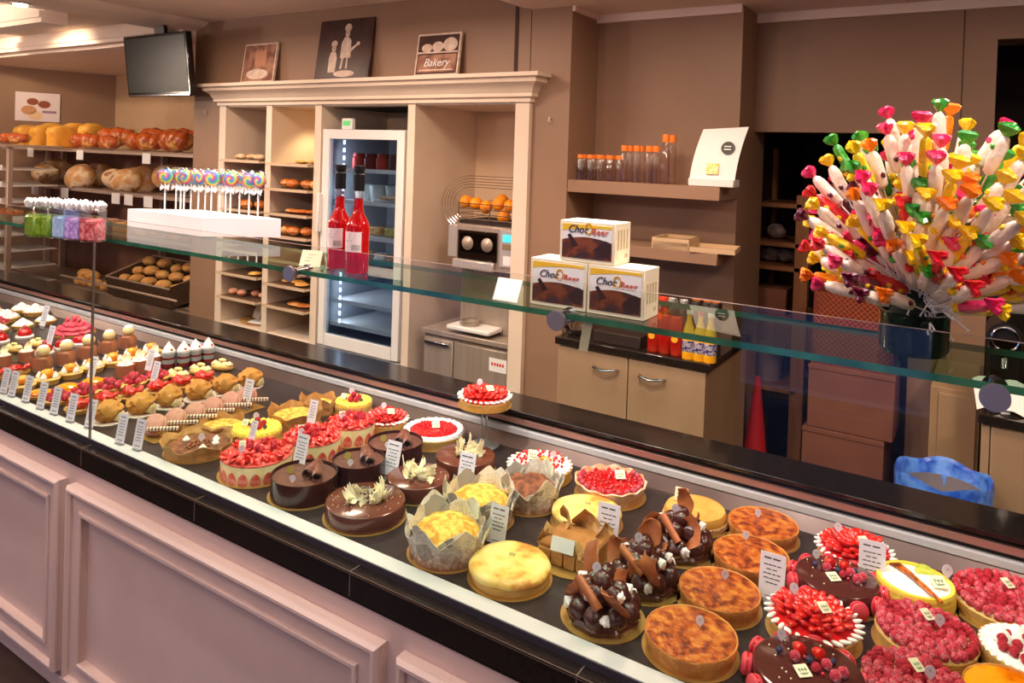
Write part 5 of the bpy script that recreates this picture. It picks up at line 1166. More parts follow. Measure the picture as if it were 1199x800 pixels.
# red bottles
redl = mat('red_syrup', (214, 14, 22), .05, (232, 30, 34), 10, coat=1, trans=.55, ior=1.2); neckg = glass_mat('bottle_neck_glass', (236, 220, 214), 2, .02, .06)
def bottle(px, py, y, l):
    p = onz(px, py, SZ); hh = .245; t = thing('liqueur_bottle', l, 'bottle', (p.x, p.y, SZ))
    m = MB(); m.lathe([(0, 0), (.027, 0), (.0295, .004), (.0295, .115), (.026, .130), (.015, .150), (.0115, .165), (.011, .190), (0, .190)], 32); obj('red_liquid_body', m, t, mats=redl)
    m = MB(); m.lathe([(.0112, .185), (.0112, .222), (.0125, .224), (0, .224)], 20); obj('clear_neck', m, t, mats=neckg)
    m = MB(); m.lathe([(0, .208), (.0145, .208), (.0145, .250), (.0125, .252), (.0125, .258), (.0145, .26), (.0145, .272), (0, .272)], 24); obj('black_capsule', m, t, mats=black)
    m = MB(); P = [[(.0301 * math.sin(a), -.0301 * math.cos(a), z) for z in (.055, .106)] for a in [-.9 + 2.0 * i / 12 for i in range(13)]]; m.sheet(P, .0004); lb = obj('paper_label', m, t, mats=mat('pink_white_label', (240, 216, 214), .5))
    m = MB(); r = random.Random(4); a = .25
    for i in range(11):
        a += r.uniform(.03, .07); w_ = r.uniform(.008, .03); P = [[(.0306 * math.sin(q), -.0306 * math.cos(q), z) for z in (.06, .074)] for q in (a, a + w_)]; m.sheet(P, .0003); a += w_
    for z, a0, a1 in ((.097, -.5, .6), (.09, -.4, .5), (.083, -.5, .3)): m.sheet([[(.0306 * math.sin(q), -.0306 * math.cos(q), zz) for zz in (z, z + .001)] for q in (a0, (a0 + a1) / 2, a1)], .0003)
    obj('barcode_print', m, lb, mats=ink); return t
bottle(396, 313, 0, 'slim red liqueur bottle with black top, the one set further back'); b2 = bottle(417.5, 319, 0, 'slim red liqueur bottle with black top, the front one with a full label')
# folded cream card, blank white card
p = onz(366, 311, SZ); t = thing('tent_card', 'folded cream tent card with faint writing between lollipops and bottles', 'card', (p.x, p.y, SZ), .35)
m = MB(); m.sheet([[(-.03, -.018, 0), (.03, -.018, 0)], [(-.03, .0, .04), (.03, 0, .04)], [(-.03, .018, 0), (.03, .018, 0)]], .001); obj('card', m.mesh('card', mat('cream_card', (240, 226, 190), .6), flat=True), t)
m = MB()
for k, (z, w_) in enumerate(((.03, .02), (.022, .014), (.014, .017))): m.box((-.004 * k, -.0185 + z * .45 , z), (w_, .0004, .0012), rot=(-.42, 0, .03))
obj('faint_writing', m, t, mats=mat('grey_brown_ink', (150, 130, 110), .6))
p = onz(596, 352, SZ); t = thing('blank_card', 'blank white card standing at the shelf edge beside the cake boxes', 'card', (p.x, 1.312, SZ)); obj('card', B(-.031, .031, 0, .0012, 0, .050), t, (0, 0, .001), (-.42, 0, 0), mats=paperw); obj('card_stand', B(-.02, .02, .0012, .02, 0, .003), t, mats=white)
# cake boxes
boxside = mat('cream_carton', (240, 228, 200), .5); ybm = mat('yellow_band', (242, 200, 60), .5, (236, 184, 40), 10); brw = mat('brownie_photo', (128, 66, 40), .45, [(96, 44, 26), (60, 40, 50)], 36, thr=(.42, .62)); dkp = mat('chocolate_piece_print', (56, 34, 36), .4)
def cakebox(loc, rz, l, W=.128, Hh=.088, D=.075):
    t = thing('cake_box', l, 'box', loc, rz, 'printed cake boxes'); obj('carton', B(0, W, 0, D, 0, Hh, .0008), t, mats=boxside)
    e = .0006; fx0, fx1, z0, z1 = .006, W - .006, .008, Hh - .006
    def quad(pts, mt, nm, y): m = MB(); m.prism(pts, 0, e, Matrix.Translation((0, y, 0)) @ Matrix.Rotation(PI / 2, 4, 'X')); return obj(nm, m, t, mats=mt, flat=True)
    quad([(fx0, z0), (fx1, z0), (fx1, z1), (fx0, z1)], paperw, 'front_print', 0)
    quad([(fx0, z1)] + [(fx0 + (fx1 - fx0) * i / 10, z1 - .006 - .012 * (1 - math.sin(PI * i / 10 * .5 + .3))) for i in range(11)] + [(fx1, z1)], ybm, 'yellow_band', -e)
    quad([(fx0, z0)] + [(fx1, z0)] + [(fx1 + (fx0 - fx1) * i / 10, z0 + .036 + .008 * math.sin(PI * i / 10)) for i in range(11)], brw, 'brownie_photo', -e)
    quad([(fx0 + .012, z0 + .046), (fx0 + .018, z0 + .049), (fx0 + .038, z0 + .026), (fx0 + .024, z0 + .022)], dkp, 'chocolate_piece', -2 * e); quad([(fx1 - .04, z0 + .02), (fx1 - .014, z0 + .04), (fx1 - .002, z0 + .036), (fx1 - .004, z0 + .004), (fx1 - .02, z0 + .006)], dkp, 'chocolate_piece', -2 * e)
    obj('lettering', text_mesh('Choc', .022, mat('dark_blue_ink', (50, 44, 70), .5), shear=.35), t, (W * .33, -3 * e, z0 + .059), (PI / 2, 0, 0), (.95, 1, 1))
    obj('lettering', text_mesh('O', .034, mat('gold_ink', (214, 160, 30), .4)), t, (W * .535, -3 * e, z0 + .060), (PI / 2, 0, 0), (.7, 1, 1))
    obj('lettering', text_mesh('Beer', .019, mat('orange_red_ink', (206, 84, 60), .5)), t, (W * .74, -3 * e, z0 + .056), (PI / 2, 0, 0))
    m = MB()
    for k in range(4): m.rng(W, W + .0005, .014 + k * .014, .02 + k * .014, .03, .07)
    m.rng(W, W + .0005, .05, .062, .012, .02); obj('side_print', m, t, mats=mat('beige_print', (200, 180, 140), .5)); return t
pl_, pr_ = onz(620.5, 349, SZ), onz(686, 357.5, SZ)
ang = 0.0
Wb = (pr_.x - pl_.x) * .97
yb = 1.335
xL = ony(620.5, 349, yb).x; xM = ony(687, 358, yb).x; xR = ony(753.5, 367, yb).x
hB = ony(621, 301, yb).z - SZ
cakebox((xL, yb, SZ), 0, 'yellow and white cake box with brownie photo, lower one beside the blank card', xM - xL - .002, hB)
cakebox((xM, yb, SZ), 0, 'yellow and white cake box with brownie photo, lower one showing its side', xR - xM, hB)
xT = ony(655, 303, yb + .004).x; xT2 = ony(719, 311, yb + .004).x
cakebox((xT, yb + .004, SZ + hB + .001), 0, 'yellow and white cake box with brownie photo, on top of the two others', xT2 - xT, ony(656, 258, yb).z - SZ - hB)
p = ony(687, 377, 1.32); m = MB(); m.sheet([[(-.012 - .004 * k, .002 * k, -.021 * k), (.008 - .004 * k, .002 * k, -.021 * k)] for k in range(4)], .0008); tag(obj('hanging_tag', m, None, (p.x + .006, 1.318, 1.3715), mats=mat('cream_card', (240, 226, 190), .6)), 'small cream paper tag hanging under the glass shelf by the standoff', 'tag')
# bags of sweets with white frilled tops
sw = [mat('green_sweets', (170, 196, 60), .3, (110, 160, 40), 90), mat('blue_sweets', (150, 190, 230), .3, (200, 220, 240), 80), mat('purple_sweets', (160, 90, 150), .3, (220, 170, 210), 90), mat('red_sweets', (190, 30, 50), .3, (240, 150, 150), 90)]
for k, (px, py, i, l) in enumerate(((42, 277, 0, 'green sweets, outermost'), (57, 277.5, 0, 'yellow green sweets, second'), (75, 279, 1, 'pale blue sweets'), (90, 281, 2, 'purple sweets'), (108, 283, 3, 'dark red sweets'))):
    p = onz(px, py, SZ); t = thing('sweet_bag', 'clear bag of %s, white frilled top' % l, 'bag', (p.x, p.y, SZ), .1 * k); w_ = .032
    t.scale = (1, 1, 1.3); m = MB(); m.rng(-w_, w_, -.022, .022, 0, .055, .006); obj('sweets', m, t, mats=sw[i]); m = MB(); m.rng(-w_ - .002, w_ + .002, -.024, .024, 0, .08, .005); obj('clear_bag', m, t, mats=wrapm)
    m = MB(); m.lathe([(.012, .072), (.03, .078), (.036, .088), (.03, .094), (.0, .09)], 30, M=Matrix.Diagonal((1.1, .8, 1, 1)), fn=lambda a, r, z: (r * (1 + .16 * math.sin(9 * a)), z + .004 * math.sin(14 * a))); obj('frilled_top', m, t, mats=paperw)

# ------------------------------------------------------------------ candy bouquet in a dark glass vase
vp = onz(1068, 425, SZ); VX, VY = ony(1068, 420, 1.43).x, 1.43
t = thing('candy_vase', 'dark green glass vase holding the bouquet of candy skewers', 'vase', (VX, VY, SZ))
m = MB(); m.lathe([(0, 0), (.050, 0), (.053, .01), (.053, .06), (.056, .07), (.05, .07), (.048, .06), (.046, .012), (0, .01)], 40, fn=lambda a, r, z: (r * (1 + .02 * math.cos(8 * a)), z)); obj('vase_glass', m, t, mats=mat('dark_green_glass', (22, 44, 34), .06, coat=.8, trans=.35, ior=1.3))
m = MB(); m.lathe([(0, .012), (.045, .012), (.045, .05), (.025, .09), (.02, .14), (.018, .26), (.03, .30), (0, .33)], 20, fn=lambda a, r, z: (r * (1 + .15 * math.sin(5 * a + z * 50)), z)); obj('green_foam_core', m, t, mats=mat('dark_green_foam', (16, 30, 22), .8, (24, 44, 34), 40, .5, 80))
BCZ = SZ + .16; yM = mat('yellow_cello', (248, 214, 30), .25, (240, 188, 20), 40, .5, 60, coat=.4)
pal = {'yellow': yM, 'green': mat('green_cello', (70, 170, 40), .25, (40, 140, 50), 40, .5, 60, coat=.4), 'red': mat('red_cello', (226, 40, 44), .25, (190, 20, 40), 40, .5, 60, coat=.4), 'pink': mat('pink_cello', (236, 50, 110), .25, (220, 30, 90), 40, .5, 60, coat=.4), 'orange': mat('orange_cello', (246, 140, 20), .25, (240, 110, 10), 40, .5, 60, coat=.4), 'plum': mat('plum_cello', (110, 20, 50), .25, (80, 14, 40), 40, .5, 60, coat=.4)}
whc = mat('white_candy_wrap', (238, 214, 190), .3, (246, 230, 216), 30, .4, 50, coat=.3); clr = wrapm
PC = {}
def m_candy(col, kind):
    k = (col, kind)
    if k in PC: return PC[k]
    c = pal[col]; t = thing('candy_skewer', '', 'candy')
    m = MB(); m.tube([(0, 0, -.17), (0, 0, .0)], .0018, 5); obj('stick', m, t, mats=stickm)
    body = {'tube': [(.002, -.055), (.010, -.048), (.0120, -.03), (.0110, .018), (.009, .026), (.003, .031)], 'fat': [(.002, -.05), (.011, -.042), (.0132, -.02), (.0128, .014), (.009, .025), (.003, .031)]}[kind]
    s = hash(col) % 7
    m = MB(); m.lathe(body, 12, fn=lambda a, r, z: (r * (1 + .10 * math.sin(5 * a + z * 120)), z)); obj('wrapped_candy', m, t, mats=(whc if kind == 'fat' else c))
    if kind == 'tube':
        for z in (-.03, .0): m = MB(); m.ball((.009, -.005, z), .0055, (1, 1, 1.3), 1); obj('candy_piece', m, t, mats=pal['green' if col == 'yellow' else 'yellow'])
    else:
        for q, (z, cc) in enumerate(((-.02, 'plum' if col != 'plum' else 'red'), (.006, col))): m = MB(); m.ball((.0125 * math.cos(q * 2.5), .0125 * math.sin(q * 2.5), z), .006, (1, 1, 1.2), 1); obj('candy_piece', m, t, mats=pal[cc])
    m = MB(); m.lathe([(.003, .029), (.006, .033), (.013, .041), (.0155, .050), (.010, .055), (0, .044)], 12, fn=lambda a, r, z: (r * (1 + .38 * math.sin(3 * a) + .15 * math.sin(5 * a + 1)), z + .003 * math.sin(6 * a))); obj('twisted_end', m, t, mats=c)
    PC[k] = t; return t
r = random.Random(12); NB = 288; usedc = set(); cols = ['yellow', 'yellow', 'pink', 'green', 'red', 'orange', 'yellow', 'pink', 'plum']
where = lambda th, ph: ('top' if ph < .5 else 'upper' if ph < .95 else 'lower' if ph > 1.45 else 'middle') + ' part of the bouquet, ' + ('facing the customers' if math.sin(th) < -.4 else 'facing the back wall' if math.sin(th) > .5 else 'on the lollipop side' if math.cos(th) < 0 else 'on the coffee machine side')
for i in range(NB):
    u = (i + .5) / NB; ph = math.acos(1 - 1.42 * u); th = i * 2.39996; col = cols[r.randrange(len(cols))] ; hx = math.sin(ph) * math.cos(th); zone = (['yellow', 'yellow', 'green', 'yellow', 'pink', 'orange', 'green'] if ph < .9 else ['pink', 'yellow', 'pink', 'orange', 'red', 'yellow', 'plum'] if hx < -.3 else ['pink', 'yellow', 'orange', 'yellow', 'green', 'red'] if hx > .3 else ['yellow', 'orange', 'green', 'yellow', 'red']); col = zone[r.randrange(len(zone))]; kind = 'fat' if r.random() < .7 else 'tube'
    rad = .246 - .035 * (ph / 1.9) + r.uniform(-.035, .012)
    if ph > 1.3: rad -= .01
    d = Vector((math.sin(ph) * math.cos(th), math.sin(ph) * math.sin(th) * .8, math.cos(ph) * 1.02)); R1 = 0
    tip = Vector((d.x * .97, d.y, d.z * 1.04)) * (rad - (.03, .075, .12)[i % 3])
    loc = Vector((VX + .012, VY, BCZ)) + tip
    q = ((tip + Vector((0, 0, .10))).normalized() * .75 + d * .25 + Vector((r.uniform(-.14, .14), r.uniform(-.14, .14), r.uniform(-.08, .1)))).to_track_quat('Z', 'Y').to_euler()
    src = m_candy(col, kind); key = (col, kind)
    lb = ('%s twist %s candy skewer, %s' % (col, 'marshmallow' if kind == 'fat' else 'wrapped', where(th, ph))); g = 'candy skewers in the vase: ' + lb
    if key not in usedc: usedc.add(key); src.location = loc; src.rotation_euler = q; src['label'] = lb; src['group'] = g
    else: src = copy_tree(src, loc=loc, rot=q, label=lb, group=g)
    src.scale = (.8, .8, .86)
# ------------------------------------------------------------------ small pastries on the left half of the deck
ORD = ['first', 'second', 'third', 'fourth', 'fifth', 'sixth', 'seventh', 'eighth', 'ninth', 'tenth', 'eleventh', 'twelfth']
doily = mat('white_doily', (240, 226, 210), .7)
def disc(t, R, mt=doily, nm='paper_case', h=.002):
    b = MB(); b.lathe([(0, 0), (R, 0), (R, h), (0, h)], 24, fn=lambda a, r, z: (r * (1 + .03 * math.cos(12 * a)), z)); obj(nm, b, t, mats=mt)
def p_puff():
    t = thing('golden_choux_bun', '', 'pastry'); disc(t, .048)
    b = MB(); b.ball((0, 0, 0), 1, (1, 1, .8), 3, lambda c: 1 + .26 * noise.noise(c * 2.3) + .1 * noise.noise(c * 7)); obj('choux_shell', b.mesh('choux', pufm), t, (0, 0, .034), (0, 0, 0), .042)
    obj('cream_filling', m_dollop(.02, .02, vanilla), t, (.03, .012, .02), (.2, 1.0, 0), 1.0); return t
def p_mac():
    t = thing('macaron_sandwich', '', 'pastry'); obj('macaron_shells', m_mac(macb, vanilla, .036), t, (-.008, 0, .034), (.95, 0, .35))
    m = MB()
    m.box((0, 0, 0), (.085, .010, .010), bev=.002); m.mi = 1
    for k in range(9): m.box((-.036 + .009 * k, 0, .0), (.003, .0108, .0108))
    obj('wafer_stick', m.mesh('wafer', [mat('wafer_cream', (246, 232, 206), .5), mat('wafer_brown', (130, 70, 50), .5)]), t, (.040, -.004, .034), (0, .0, .75), (1.15, 1.25, 1.25)); obj('board', B(-.03, .06, -.045, .03, 0, .002), t, mats=goldb); return t
def p_straw():
    t = thing('strawberry_tartlet', '', 'tartlet'); R = .043; b = MB(); b.lathe([(0, 0), (R * .85, 0), (R, .014), (R * .94, .014), (0, .012)], 28); obj('crust', b, t, mats=crustl)
    for (x, y) in scatter(9, R * .72, .017): obj('strawberry_piece', STRAWW, t, (x, y, .028), (1.0, R_(-.5, .5), R_(0, 6)), 1.5)
    return t
def p_rasp():
    t = thing('raspberry_tartlet', '', 'tartlet'); R = .043; b = MB(); b.lathe([(0, 0), (R * .85, 0), (R, .014), (R * .94, .014), (0, .012)], 28); obj('crust', b, t, mats=crustl)
    for (x, y) in scatter(12, R * .8, .0175): obj('raspberry', RASPD if rnd.random() < .5 else RASP, t, (x, y, .012), (0, 0, R_(0, 6)), 1)
    for (x, y) in ((0, .004), (.012, -.01), (-.014, -.004)): obj('raspberry', RASPD, t, (x, y, .028), (0, 0, 1), 1)
    return t
def p_lemon():
    t = thing('lemon_cream_boat', '', 'pastry'); b = MB(); b.ball((0, 0, .012), .04, (1.2, .62, .4), 2); obj('boat_crust', b, t, mats=crustl)
    for k in range(4): obj('cream_dollop', m_dollop(.016, .014, vanilla), t, (-.03 + .02 * k, 0, .02), (0, 0, k), 1)
    b = MB(); b.ball((0, 0, 0), .012, (1.4, .8, .5), 2); obj('almond_piece', b, t, (.0, 0, .038), mats=mat('yellow_cream_top', (250, 236, 150), .5)); return t
def p_verrine():
    t = thing('layered_verrine', '', 'dessert glass'); m = MB(); m.lathe([(0, 0), (.024, 0), (.027, .065), (.0255, .065), (.023, .003), (0, .003)], 24); obj('glass_cup', m, t, mats=wrapm)
    for k, (z0, z1, mt) in enumerate(((.003, .018, jelly), (.018, .034, creamm), (.034, .042, jelly), (.042, .06, creamm))): m = MB(); m.lathe([(0, z0), (.0225 + z0 * .03, z0), (.0225 + z1 * .03, z1), (0, z1)], 20); obj('layer', m, t, mats=mt)
    m = MB(); m.lathe([(.026, .058), (.024, .066), (.017, .078), (.006, .094), (0, .102)], 18); obj('cream_peak', m, t, mats=creamm)
    for a in (0, 2, 4): obj('redcurrant', CURR, t, (.018 * math.cos(a), .018 * math.sin(a), .066), (0, 0, 0), 1.5)
    return t
def p_rel():
    t = thing('choux_with_white_head', '', 'pastry'); disc(t, .034); b = MB(); b.lathe([(0, .002), (.030, .003), (.033, .02), (.030, .040), (.02, .052), (0, .054)], 24, fn=lambda a, r, z: (r * (1 + .05 * math.cos(3 * a + z * 60)), z)); obj('brown_body', b, t, mats=mat('pale_milk_chocolate', (178, 116, 80), .4, (160, 98, 62), 20))
    P = [[(.036 * math.cos(a) * (1 + .1 * i), .036 * math.sin(a), .004 + .045 * i / 3) for i in range(4)] for a in [-2.6 + 2.2 * k / 8 for k in range(9)]]; m = MB(); m.sheet(P, .001); obj('chocolate_wave', m, t, mats=mat('rosy_milk_chocolate', (190, 122, 92), .35))
    b = MB(); b.ball((0, 0, .070), .024, (1, 1, .9), 2); obj('white_head', b, t, mats=vanilla); b = MB(); b.ball((0, 0, .084), .018, (1, 1, .5), 2); obj('icing_cap', b, t, mats=creamm); return t
def p_caramel():
    t = thing('caramel_topped_tartlet', '', 'tartlet'); R = .04; b = MB(); b.lathe([(0, 0), (R * .85, 0), (R, .018), (R * .9, .02), (0, .02)], 24); obj('crust', b, t, mats=crustl)
    b = MB(); b.ball((0, 0, .034), .020, (1.1, 1.1, .8), 2); obj('caramel_choux', b, t, mats=orange)
    for a in (.5, 2.2, 3.6, 5.2): obj('meringue_drop', m_dollop(.022, .010, creamm), t, (.026 * math.cos(a), .026 * math.sin(a), .02), (0, 0, 0), 1)
    return t
def p_cup():
    t = thing('chocolate_cup', '', 'pastry'); b = MB(); b.lathe([(0, 0), (.030, 0), (.032, .045), (.03, .045), (.028, .04), (0, .04)], 28); obj('cup_wall', b, t, mats=mat('cocoa_cup', (186, 112, 82), .5))
    for k in range(7): a = k * .9; obj('cream_dollop', DOLL, t, (.019 * math.cos(a), .019 * math.sin(a), .04), (0, 0, 0), 1.0)
    obj('white_shaving', PET[1], t, (0, 0, .046), (.4, .2, 1), 1.2); return t
def p_white():
    t = thing('white_cream_tartlet', '', 'tartlet'); R = .05; b = MB(); b.lathe([(0, 0), (R * .85, 0), (R, .018), (R * .93, .018), (0, .016)], 26); obj('crust', b, t, mats=crustl)
    for k in range(5): a = k * 1.26; obj('cream_dollop', m_dollop(.022, .02, creamm), t, (.026 * math.cos(a), .026 * math.sin(a), .016), (0, 0, 0), 1)
    obj('cream_dollop', m_dollop(.022, .02, creamm), t, (0, 0, .028), (0, 0, 0), 1.2); return t
def p_red():
    t = thing('red_glazed_dome', '', 'pastry'); disc(t, .04); b = MB(); b.ball((0, 0, .022), .034, (1, 1, .75), 2); obj('red_dome', b, t, mats=jelly); b = MB(); b.lathe([(.036, .004), (.04, .008), (.036, .014), (.03, .012)], 24); obj('cream_ring', b, t, mats=creamm); obj('raspberry', RASPD, t, (0, 0, .044)); return t
def p_pink():
    t = thing('pink_petal_cake', '', 'cake'); disc(t, .10, goldb, 'gold_board')
    for k, (r, z) in enumerate(((.09, .004), (.075, .022), (.05, .04))):
        b = MB(); b.lathe([(0, z), (r * .9, z), (r, z + .006), (r * .93, z + .016), (0, z + .018)], 40, fn=lambda a, rr, zz: (rr * (1 + .07 * math.cos(9 * a + k)), zz + (.003 * math.cos(9 * a) if rr > r * .8 else 0))); obj('petal_tier', b, t, mats=mat('pink_petal_icing', (236, 110, 126), .35, (226, 84, 104), 20, coat=.3))
    for a in (.5, 2.4, 4.3): obj('raspberry', RASPD, t, (.03 * math.cos(a), .03 * math.sin(a), .058), (0, 0, 0), 1.2)
    obj('raspberry', RASPD, t, (0, 0, .062), (0, 0, 0), 1.4); return t
def p_apricot():
    t = thing('apricot_tartlet', '', 'tartlet'); R = .045; b = MB(); b.lathe([(0, 0), (R * .85, 0), (R, .014), (R * .94, .014), (0, .012)], 26); obj('crust', b, t, mats=crustl)
    b = MB(); b.lathe([(R * .9, .012), (R * .85, .022), (R * .4, .03), (0, .031)], 26); obj('golden_glaze', b, t, mats=orange); return t
def row(fn, x0, y0, x1, y1, n, lab, grp=None, jit=.004, rz=None, sc=1.0, near='the front rail'):
    src = fn()
    for k in range(n):
        u = k / max(1, n - 1); x = x0 + (x1 - x0) * u + R_(-jit, jit); y = y0 + (y1 - y0) * u
        l = '%s, %s counted from %s' % (lab, ORD[k], near) if n > 1 else lab
        c = src if k == 0 else copy_tree(src); c.location = (x, y, DZ); c.rotation_euler = (0, 0, R_(-.3, .3) if rz is None else rz); c.scale = (sc,) * 3; c['label'] = l
        if grp: c['group'] = grp
row(p_mac, -2.30, 1.435, -2.30, 1.80, 6, 'pinkish brown macaron with a striped wafer stick', 'macaron sandwiches', .002, 0)
row(p_puff, -2.55, 1.41, -2.485, 1.95, 6, 'golden cream filled choux bun', 'golden choux buns', .003, None, 1.08)
row(p_straw, -2.72, 1.40, -2.66, 1.86, 6, 'glazed strawberry tartlet', 'strawberry tartlets', .003, None, 1.15)
row(p_lemon, -2.79, 1.83, -2.76, 2.02, 3, 'pale yellow cream boat behind the strawberry tartlets', 'cream boats', .003, .3, 1.15)
row(p_rasp, -2.87, 1.40, -2.84, 1.77, 5, 'raspberry tartlet in pale crust', 'raspberry tartlets', .003, None, 1.15)
row(p_apricot, -2.985, 1.39, -2.97, 1.58, 3, 'orange glazed apricot tartlet', 'apricot tartlets', .003)
row(p_cup, -2.99, 1.72, -3.02, 1.86, 3, 'cocoa cup topped with cream', 'chocolate cups', .002, sc=1.15, near='the raspberry tartlets')
row(p_verrine, -2.96, 1.90, -2.90, 2.05, 4, 'layered red and white verrine with cream peak', 'verrines', .012, None, 1.12)
row(p_caramel, -3.12, 1.39, -3.20, 1.96, 7, 'cream tartlet topped with a caramel choux', 'caramel tartlets', .003, None, 1.18)
row(p_rel, -3.33, 1.56, -3.40, 1.97, 5, 'brown choux figure with round white head', 'white headed choux', .003, None, 1.15)
row(p_straw, -3.34, 1.38, -3.34, 1.47, 2, 'strawberry tartlet near the small cards, beside the caramel tartlets', 'far strawberry tartlets', .003)
row(p_cup, -3.52, 1.40, -3.52, 1.58, 3, 'cocoa cup beside the white headed choux', 'far cocoa cups', .003)
row(p_red, -3.58, 1.68, -3.62, 1.86, 3, 'shiny red dome pastry with a raspberry', 'red domes', .004)
row(p_lemon, -3.70, 1.40, -3.72, 1.72, 4, 'yellow cream boat in the far row', 'far cream boats', .004, .3)
row(p_pink, -3.86, 1.95, -3.86, 1.95, 1, 'large tiered pink petal cake near the back liner')
row(p_red, -3.90, 1.42, -3.94, 1.76, 4, 'shiny red dome pastry in the far row', 'far red domes', .004)
row(p_white, -4.12, 1.48, -4.16, 1.96, 5, 'white cream tartlet behind the pink petal cake', 'white tartlets', .008)
row(p_rasp, -4.28, 1.5, -4.30, 1.80, 4, 'raspberry tartlet in the far left row', 'far raspberry tartlets', .004)
row(p_white, -4.36, 1.86, -4.42, 2.02, 2, 'white cream tartlet near the back liner', 'back white tartlets', .008, None, 1.2)
row(p_white, -4.46, 1.6, -4.52, 2.0, 4, 'white cream tartlet in the second last row', 'second last white tartlets', .008, None, 1.1)
row(p_pink, -4.78, 1.9, -4.78, 1.9, 1, 'pink petal cake at the far end of the display')
row(p_white, -4.64, 1.62, -4.64, 1.8, 2, 'white cream tartlet beside the end petal cake', 'end white tartlets', .008)

# ------------------------------------------------------------------ price cards
def m_card(wd, ht, lines=7):
    r = random.Random(int(wd * 1e4)); b = MB(); b.box((0, 0, ht / 2), (wd, .0007, ht), bev=.0002); b.mi = 1; z = ht * .88
    for i in range(lines):
        w_ = wd * r.uniform(.45, .78); n = r.randint(2, 4); x = -w_ / 2
        for k in range(n):
            q = w_ / n * r.uniform(.7, .92); b.box((x + q / 2, -.0005, z), (q, .0003, ht * (.022 if i else .032))); x += w_ / n
        z -= ht * (.14 if i == 0 else .095)
    return b.mesh('card', [mat('card_white', (238, 232, 240), .5), ink], flat=True)
CARD = m_card(.052, .098); CARDS = m_card(.044, .095); CARDW = m_card(.056, .1, 6)
b = MB(); b.rng(-.016, .016, -.005, .008, 0, .006, .001); b.rng(-.012, .012, .001, .002, .006, .016); HOLD = b.mesh('holder', mat('clear_acrylic', (200, 196, 200), .1, trans=.6, ior=1.2))
def pcard(px, py, l, me=CARD, z=.735, rz=0, lean=-.24, sc=1.0, clip=True):
    p = onz(px, py, z); t = thing('price_card', l, 'price card', (p.x, p.y, DZ), rz)
    if p.y < 1.34: t.location.z = .7240
    d = z - t.location.z
    if clip: obj('card_holder', HOLD, t)
    o = obj('card', me, t, (0, 0, max(.006, d)), (lean, 0, 0), sc)
    if d > .02: b = MB(); b.tube([(0, .004, 0), (0, .004, d + .01)], .0012, 6); obj('card_stem', b, t, mats=chrome)
    return t
for k, (x, y) in enumerate(((3.4, 461), (13, 464.5), (29.5, 471), (46.5, 479), (62.5, 485.5), (81.5, 494), (103.5, 501.5), (139.5, 520), (160, 527))):
    pcard(x, y, 'white price card on the front rail, %s of nine counted from the far end' % ORD[k], CARDS, .726, .15, -.2, .95)
pcard(287, 475, 'white price card beside the last golden choux bun', CARDS, .735, .1)
pcard(363.5, 496, 'white price card behind the middle strawberry cream cake', CARDS, .775, .1, -.24, .8)
pcard(294, 515, 'small white card standing in the pale yellow tart', CARDS, .79, .1, -.3, .6)
pcard(349, 546, 'white price card between the front strawberry cake and ring cake', CARD, .765, .05, -.24, .92)
pcard(456, 557, 'white price card between the second and third ring cakes', CARD, .735, .08, -.26)
pcard(543, 572, 'white price card in front of the chocolate cake with olive plaque', CARD, .735, .1, -.24)
pcard(580, 637, 'white price card behind the front cheesecake', CARDW, .728, .06, -.22, .92)
pcard(709, 641, 'white price card behind the front chocolate choux cake', CARDW, .735, .1, -.22, 1.02)
pcard(902, 703, 'white price card between custard tarts and strawberry tart', CARDW, .728, .04, -.2, .98)
pcard(1020, 688, 'white price card leaning against the back strawberry tart', CARDW, .73, .12, -.24, 1.0)
pcard(179, 449, 'white price card beside the raspberry tartlets', CARDS, .74, .1, -.24, .9); pcard(173, 434, 'white price card between cocoa cups and verrines', CARDS, .755, .1, -.24, .9)
pcard(105, 446, 'white price card among the raspberry tartlets', CARDS, .735, .1); pcard(56, 406, 'white price card among the brown choux figures', CARDS, .745, .1); pcard(49, 382, 'white price card beside the pink petal cake', CARDS, .735, .1, -.24, 1.1)

# ------------------------------------------------------------------ bread rack
RY = 3.45; rackm = mat('rack_grey_brown', (196, 172, 156), .35, metal=.3); 
rk = thing('bread_rack', 'tall shop rack of steel shelves full of loaves', 'shelving', (-7.2, RY, FZ)); RX0, RX1 = -8.25, -4.86
def rrel(m, nm, mt): o = obj(nm, m, rk, mats=mt); o.location = -rk.location; return o
zs = [ony(100, y, RY).z for y in (176, 222, 268, 337)]
for k, z in enumerate(zs):
    m = MB(); m.rng(RX0, RX1, RY, RY + .45, z - .012, z); m.rng(RX0, RX1, RY - .012, RY, z - .02, z + .012, .002); rrel(m, 'steel_shelf', rackm)
    m = MB(); m.rng(RX0, RX1, RY - .03, RY - .024, z + .018, z + .024); rrel(m, 'front_wire', chrome)
for x in (RX0, ony(20, 240, RY).x, ony(137, 190, RY).x, RX1 - .02): rrel(B(x - .02, x + .02, RY + .40, RY + .45, FZ, zs[0]), 'upright', rackm)
rrel(B(RX0, RX1, RY + .46, RY + .48, FZ, zs[0] - .02), 'back_board', mat('brown_slatwall', (140, 98, 78), .5, (126, 88, 70), 8))
for px in (40, 98, 176): x = ony(px, 180, RY).x; rrel(B(x - .055, x + .055, RY - .034, RY - .03, zs[0] - .085, zs[0]), 'shelf_ticket', paperw)
for px in (45, 80, 140, 155, 178): x = ony(px, 228, RY).x; rrel(B(x - .06, x + .06, RY - .034, RY - .03, zs[1] - .09, zs[1]), 'shelf_ticket', paperw)
for k, (px, py) in enumerate(((70, 45),)): pass
